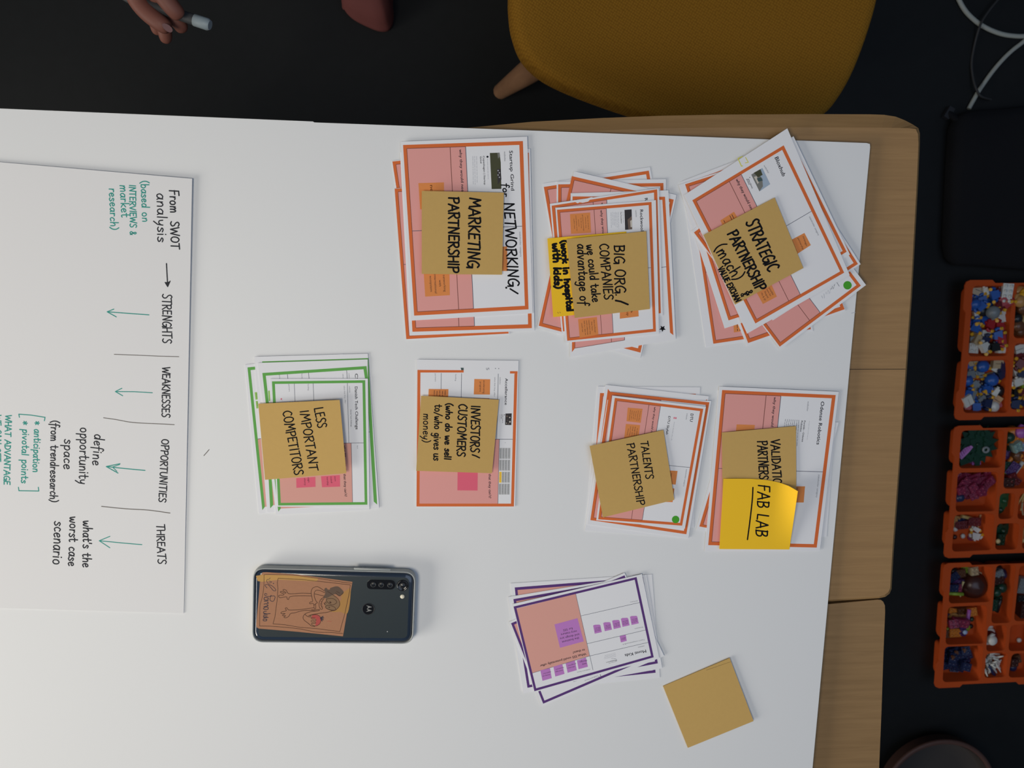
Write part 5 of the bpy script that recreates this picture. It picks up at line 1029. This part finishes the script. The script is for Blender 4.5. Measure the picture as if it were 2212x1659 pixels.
put('O', 'r7', [((1430, 210), 'figure_hair', 'black', 0), ((1530, 310), 'figure_hat', 'navy', 0), ((1420, 310), 'plate', 'grey', 30), ((1440, 430), 'plate', 'dark brown', 10), ((1390, 590), 'brick', 'magenta', 0), ((1510, 600), 'figure_helmet', 'dark green', 0), ((1400, 690), 'figure_hat', 'dark green', 0), ((1400, 830), 'brick', 'dark green', 10), ((1435, 960), 'bar', 'black', 85), ((1330, 950), 'plate', 'dark green', 90)])
put('P', 'r8', [((1285, 340), 'figure_hair', 'white', 0), ((1310, 420), 'figure_helmet', 'dark red', 0), ((1250, 520), 'lower_body', 'white', 30), ((1320, 500), 'figure_hair', 'white', 0)])
put('Q', 'r8', [((1360 + 150 * math.sqrt(rnd.random()) * math.cos(k * 2.4), 960 + 175 * math.sqrt(rnd.random()) * math.sin(k * 2.4)), 'spike', 'white', rnd.uniform(0, 360)) for k in range(44)] + [((1300, 1090), 'bar', 'navy', -52), ((1440, 1130), 'spike', 'white', 20), ((1210, 1110), 'spike', 'white', 0)])
put('R1', 'r7', [((1900, 480), 'bar', 'grey', 88), ((1945, 520), 'long_brick', 'grey', 88), ((1880, 1000), 'long_brick', 'dark brown', 88), ((1950, 1080), 'long_brick', 'dark brown', 85), ((1900, 800), 'brick', 'black', 0)])
put('R2', 'r8', [((1860, 490), 'egg', 'white', 0)]); put('R3', 'r8', [((1760, 800), 'figure_hair', 'brown', 0), ((1800, 860), 'brick', 'brown', 20), ((1740, 930), 'brick', 'dark brown', 0), ((1730, 1030), 'figure_hat', 'navy', 0)])
placed = []
def toy_pos(bn, w, r):                                # height on the pile, kept inside the bin
    h, zb, ti = BIN[bn]; z = zb + 0.0005
    for (b2, x, y, r2, zt) in placed:
        if b2 == bn and math.hypot(x - w.x, y - w.y) < (r + r2) * 0.72: z = max(z, zt)
    return z
items = []
for bn, reg, p, kind, col, turn in TOYS:
    h, zb, ti = BIN[bn]; r = SIZE[kind]; w = wpt(reg, p, zb + 0.012); z = toy_pos(bn, w, r); z = min(z, RZ - 0.006); w = wpt(reg, p, z + HIGH[kind] * .6)
    hx = sum(q[0] for q in h) / len(h); hy = sum(q[1] for q in h) / len(h)
    hw = max(q[0] for q in h) - hx; hh = max(q[1] for q in h) - hy; k = 0.95
    w.x = min(max(w.x, hx - hw * k + r * .75), hx + hw * k - r * .75) if hw * k > r * .75 else hx; w.y = min(max(w.y, hy - hh * k + r * .75), hy + hh * k - r * .75) if hh * k > r * .75 else hy
    placed.append((bn, w.x, w.y, r, z + HIGH[kind] * (0.8 if kind != 'spike' else 0.25))); items.append((bn, kind, col, w.x, w.y, z, math.radians(turn)))
cnt = {}
for it in items: cnt.setdefault(it[:3], []).append(it)
ORD = ['first', 'second', 'third', 'fourth', 'fifth', 'sixth', 'seventh', 'eighth', 'ninth', 'tenth', 'eleventh', 'twelfth', 'thirteenth', 'fourteenth', 'fifteenth']
NUM = ['', 'one', 'two', 'three', 'four', 'five', 'six', 'seven', 'eight', 'nine', 'ten', 'eleven', 'twelve', 'thirteen']
tr = random.Random(9)
for it in items:
    bn, kind, col, x, y, z, a = it; same = sorted(cnt[it[:3]], key=lambda q: -q[4]); grp = None
    base = f"{col} {WORD[kind]}"
    if len(same) == 1: lab_ = f"{base} in {BW[bn]}"
    elif len(same) <= 12: lab_ = f"{base}, {ORD[same.index(it)]} from top of {NUM[len(same)]}, {BW[bn]}"; grp = f"{base} pieces in the {BW[bn]}"
    else: lab_ = f"{base} heaped with its like, {BW[bn]}"; grp = f"{base} pieces in the {BW[bn]}"
    if col in ('grey',) : lab_ = lab_.replace('grey grey', 'grey')
    prs = proto(kind, col); tilt = (tr.uniform(-.18, .18), tr.uniform(-.18, .18), a)
    if kind == 'spike': tilt = (tr.uniform(.6, 1.4), 0, a)
    if kind in ('dome', 'leaf_plant'): tilt = (0, 0, a)
    if len(prs) == 1:
        o = bpy.data.objects.new('toy_' + kind, prs[0][1]); C.objects.link(o)
    else:
        o = bpy.data.objects.new('toy_' + kind, None); C.objects.link(o); o.empty_display_size = 0.01
        for nme, me in prs:
            c_ = bpy.data.objects.new(nme, me); C.objects.link(c_); c_.parent = o
    o.location = (x, y, z); o.rotation_euler = tilt; o.scale = (1.22,) * 3 if bn in 'ABCDH' else (1.08,) * 3
    tag(o, lab_, 'toy piece', grp or f"loose toy pieces in the {BW[bn]}")

# ================================================================ the person at the far side of the table
mat('skin', (0.19, 0.072, 0.052), 0.55, 0.3); mat('nail', (0.22, 0.10, 0.085), 0.35, 0.4); mat('sweater_dark', (0.008, 0.008, 0.009), 0.95, 0.1); mat('trousers_dark', (0.007, 0.008, 0.009), 0.95, 0.1); mat('shoe_red', (0.115, 0.036, 0.033), 0.8, 0.15); mat('hair_brown', (0.03, 0.018, 0.012), 0.7, 0.2)
HZ = 0.62
hd = lambda x, y, z=HZ: wpt('hd', (x, y), z)
def skinned(name, chains, m, parent, root=0, sub=2):
    me = bpy.data.meshes.new(name); vs = []; es = []; rd = []; roots = []
    for ch in chains:
        b0 = len(vs); roots.append(b0)
        for i, (p, r) in enumerate(ch):
            vs.append(Vector(p) - parent.location); rd.append(r)
            if i: es.append((b0 + i - 1, b0 + i))
    me.from_pydata(vs, es, [])
    ob = bpy.data.objects.new(name, me); C.objects.link(ob); ob.parent = parent
    sk = ob.modifiers.new('skin', 'SKIN')
    for i, r in enumerate(rd): me.skin_vertices[0].data[i].radius = (r, r)
    for r in roots: me.skin_vertices[0].data[r].use_root = True
    sk.use_smooth_shade = True; sb = ob.modifiers.new('sub', 'SUBSURF'); sb.levels = sub; sb.render_levels = sub
    e = ob.evaluated_get(bpy.context.evaluated_depsgraph_get()); nm = bpy.data.meshes.new_from_object(e); ob.modifiers.clear(); ob.data = nm; nm.name = name
    nm.materials.clear(); nm.materials.append(MATS[m])
    for p in nm.polygons: p.use_smooth = True
    return ob
toe = wp((815, 62), 0.03)
per = thing('person', (-0.22, 0.72, 0.0), 'person in dark clothes and red shoe, holding a pale marker pen', 'person')
wr = Vector((-0.405, 0.385, 0.655)); kn = hd(640, -330, HZ + .012)
ch = []
H_ = lambda *a: [(hd(*p[:2], p[2]), p[3]) for p in a]
palm = [(Vector((-0.47, 0.52, 0.72)), .036), (Vector((-0.43, 0.43, 0.675)), .027), (wr, .024), (hd(330, -700, HZ + .02), .029), (hd(560, -380, HZ + .014), .026)]
ch.append(palm)
ch.append([(hd(560, -420, HZ + .014), .014)] + H_((800, -120, HZ + .012, .0105), (960, 120, HZ + .011, .0098), (1130, 310, HZ + .008, .0092), (1225, 420, HZ + .003, .0075)))      # index
ch.append([(hd(480, -420, HZ), .014)] + H_((760, 60, HZ - .016, .0098), (1060, 400, HZ - .020, .0090), (1240, 620, HZ - .024, .0082), (1260, 740, HZ - .032, .0068)))           # middle
ch.append([(hd(400, -420, HZ - .01), .013)] + H_((640, 160, HZ - .035, .0092), (800, 560, HZ - .042, .0086), (860, 860, HZ - .048, .0078), (880, 1020, HZ - .056, .0062)))     # ring
ch.append([(hd(300, -420, HZ - .015), .012)] + H_((520, 180, HZ - .046, .0084), (640, 620, HZ - .056, .0076), (700, 840, HZ - .064, .0064)))                                    # little
ch.append([(hd(150, -480, HZ - .004), .015)] + H_((120, -60, HZ - .012, .0120), (440, 330, HZ - .010, .0108), (760, 570, HZ - .008, .0098), (1000, 730, HZ - .010, .0078)))     # thumb
# rest of the body, out of the picture: torso, head, other arm, legs
ch.append([(Vector((-.22, .82, .95)), .12), (Vector((-.22, .83, 1.15)), .13), (Vector((-.22, .82, 1.35)), .11), (Vector((-.22, .80, 1.45)), .055), (Vector((-.22, .77, 1.56)), .082), (Vector((-.22, .77, 1.66)), .085)])
ch.append([(Vector((-.22, .82, 1.38)), .06), (Vector((-.40, .82, 1.36)), .055), (Vector((-.50, .72, 1.02)), .042), (Vector((-.47, .52, .72)), .036)])
ch.append([(Vector((-.22, .82, 1.38)), .06), (Vector((-.04, .82, 1.36)), .055), (Vector((.0, .86, 1.05)), .042), (Vector((.02, .78, .82)), .026), (Vector((.03, .755, .76)), .030), (Vector((.035, .74, .70)), .026)])
for k_, (fx, fl) in enumerate(((-.030, .075), (-.011, .088), (.008, .082), (.026, .064))):   # the other hand hangs down, fingers a little curled
    b_ = Vector((.035 + fx * .5, .735 + fx * .4, .70)); ch.append([(b_, .012), (b_ + Vector((fx * .3, -.012, -fl * .4)), .0092), (b_ + Vector((fx * .4, -.012, -fl * .75)), .0085), (b_ + Vector((fx * .4, -.002, -fl)), .0068)])
ch.append([(Vector((.015, .735, .74)), .014), (Vector((-.012, .705, .71)), .0115), (Vector((-.016, .69, .675)), .0095)])
ch.append([(Vector((-.22, .70, 1.63)), .012), (Vector((-.22, .680, 1.60)), .013), (Vector((-.22, .676, 1.585)), .011)])            # nose, ears
for sx in (-1, 1): ch.append([(Vector((-.22 + sx * .088, .77, 1.615)), .014), (Vector((-.22 + sx * .094, .775, 1.585)), .010)])
for sx in (-1, 1):
    ch.append([(Vector((-.22, .82, .95)), .1), (Vector((-.22 + sx * .09, .82, .85)), .08), (Vector((-.22 + sx * .09, .79, .48)), .052), (Vector((-.22 + sx * .085, .70, .10)), .036)])
skinned('body', ch, 'skin', per)
mb = MB(); c_ = hd(905, 668, HZ - .0002); ax = (hd(1020, 760, HZ - .004) - hd(860, 640, HZ + .0)).normalized(); nv = []
for k in range(12):
    a = 2 * math.pi * k / 12; sd = Vector((-ax.y, ax.x, 0)); nv.append(c_ + ax * .0056 * math.cos(a) + sd * .0038 * math.sin(a) + Vector((0, 0, .0006 - .0012 * abs(math.sin(a)))))
mb.add(nv, [tuple(range(12))], 'nail', True); nb = mb.build('thumb_nail', per, c_)
skinned('sweater', [[(Vector((-.22, .82, .84)), .150), (Vector((-.22, .82, .95)), .150), (Vector((-.22, .83, 1.15)), .145), (Vector((-.22, .82, 1.36)), .125), (Vector((-.22, .805, 1.43)), .07)],
                    [(Vector((-.22, .82, 1.38)), .07), (Vector((-.40, .82, 1.36)), .068), (Vector((-.50, .72, 1.02)), .054), (Vector((-.47, .52, .72)), .047), (Vector((-.435, .44, .68)), .037)],
                    [(Vector((-.22, .82, 1.38)), .07), (Vector((-.04, .82, 1.36)), .068), (Vector((.0, .86, 1.05)), .054), (Vector((.02, .78, .82)), .042)]], 'sweater_dark', per)
skinned('trousers', [[(Vector((-.22, .82, 1.0)), .128), (Vector((-.22, .82, .86)), .135)]] + [[(Vector((-.22 + sx * .06, .82, .95)), .115), (Vector((-.22 + sx * .085, .82, .86)), .108), (Vector((-.22 + sx * .09, .82, .80)), .09), (Vector((-.22 + sx * .09, .79, .48)), .066), (Vector((-.22 + sx * .085, .72, .12)), .055)] for sx in (-1, 1)], 'trousers_dark', per)
skinned('hair', [[(Vector((-.22, .80, 1.60)), .09), (Vector((-.22, .785, 1.70)), .088)], [(Vector((-.22, .84, 1.62)), .06), (Vector((-.22, .85, 1.45)), .05)]], 'hair_brown', per)
mat('eye_white', (0.6, 0.58, 0.55), 0.3, 0.4); mat('eye_dark', (0.02, 0.015, 0.012), 0.2, 0.5); mat('lip', (0.22, 0.06, 0.055), 0.5, 0.3)
for sx in (-1, 1):
    m = MB(); c_ = Vector((-.22 + sx * .030, .704, 1.622)); m.tube([c_ + Vector((0, .008, 0)), c_ + Vector((0, -.001, 0)), c_ + Vector((0, -.004, 0))], [.011, .010, .006], 'eye_white', 14); m.tube([c_ + Vector((0, -.0035, 0)), c_ + Vector((0, -.005, 0))], .004, 'eye_dark', 12); m.build('eye', per, c_)
m = MB(); m.tube([(-.242, .702, 1.555), (-.22, .692, 1.553), (-.198, .702, 1.555)], [.003, .006, .003], 'lip', 10); m.build('mouth', per, (-.22, .69, 1.553))
sol = [tuple(wp(p, 0.025))[:2] for p in ((737, 0), (741, 14), (752, 28), (768, 40), (790, 51), (812, 60), (828, 62), (840, 58), (847, 45), (849, 25), (847, 0))]
heel = [(sol[-1][0] + .004, sol[-1][1] + .05), (sol[-1][0] - .004, .66), (sol[-1][0] - .02, .70), (sol[-1][0] - .05, .705), (sol[0][0] + .015, .66), (sol[0][0] + .004, .56)]
so = smooth_line(sol + heel, 3, True); sx_ = sum(p[0] for p in so) / len(so); sy_ = sum(p[1] for p in so) / len(so)
def shoe(dx, dy, mir):
    mb = MB(); n = len(so); prof = [(0.97, 0.0), (1.0, 0.006), (1.0, 0.018), (0.985, 0.020), (0.95, 0.042), (0.80, 0.062), (0.5, 0.075), (0.05, 0.078)]
    vs = [((sx_ + (x - sx_) * k) * mir + (0 if mir > 0 else 2 * (-.22)) + dx, sy_ + (y - sy_) * k + dy, z + (0.03 if k < .9 and y > .60 else 0)) for k, z in prof for x, y in so]
    mb.add(vs, [(a * n + k, a * n + (k + 1) % n, (a + 1) * n + (k + 1) % n, (a + 1) * n + k) for a in range(len(prof) - 1) for k in range(n)], 'shoe_red', True)
    mb.add(vs[:n], [tuple(range(n))], 'shoe_red'); mb.add(vs[-n:], [tuple(range(n))], 'shoe_red'); mb.build('shoe', per, (vs[0][0], vs[0][1], 0))
shoe(0, 0, 1); shoe(-0.05, 0.08, -1)
# the pen held between index finger and thumb
mat('pen_pale', (0.30, 0.36, 0.39), 0.45, 0.35); mat('pen_grey', (0.05, 0.053, 0.056), 0.5, 0.3)
p0 = hd(560, 170, HZ - .013); p1 = hd(1410, 430, HZ - .006); p2 = hd(1870, 585, HZ - .004); dr = (p2 - p1).normalized(); p0 = p1 - dr * 0.075
pen = thing('marker_pen', p1, 'pale blue white marker pen held in the hand at the top left', 'pen')
mb = MB(); mb.tube([p0, p0 + dr * .01, p1 + dr * .008], [.0035, .0056, .0058], 'pen_grey', 16); mb.build('barrel', pen, p1)
mb = MB(); mb.tube([p1 + dr * .006, p1 + dr * .0065, p2, p2 + dr * .0025], [.0052, .0062, .0062, .0048], 'pen_pale', 18); mb.build('pen_cap', pen, p1)
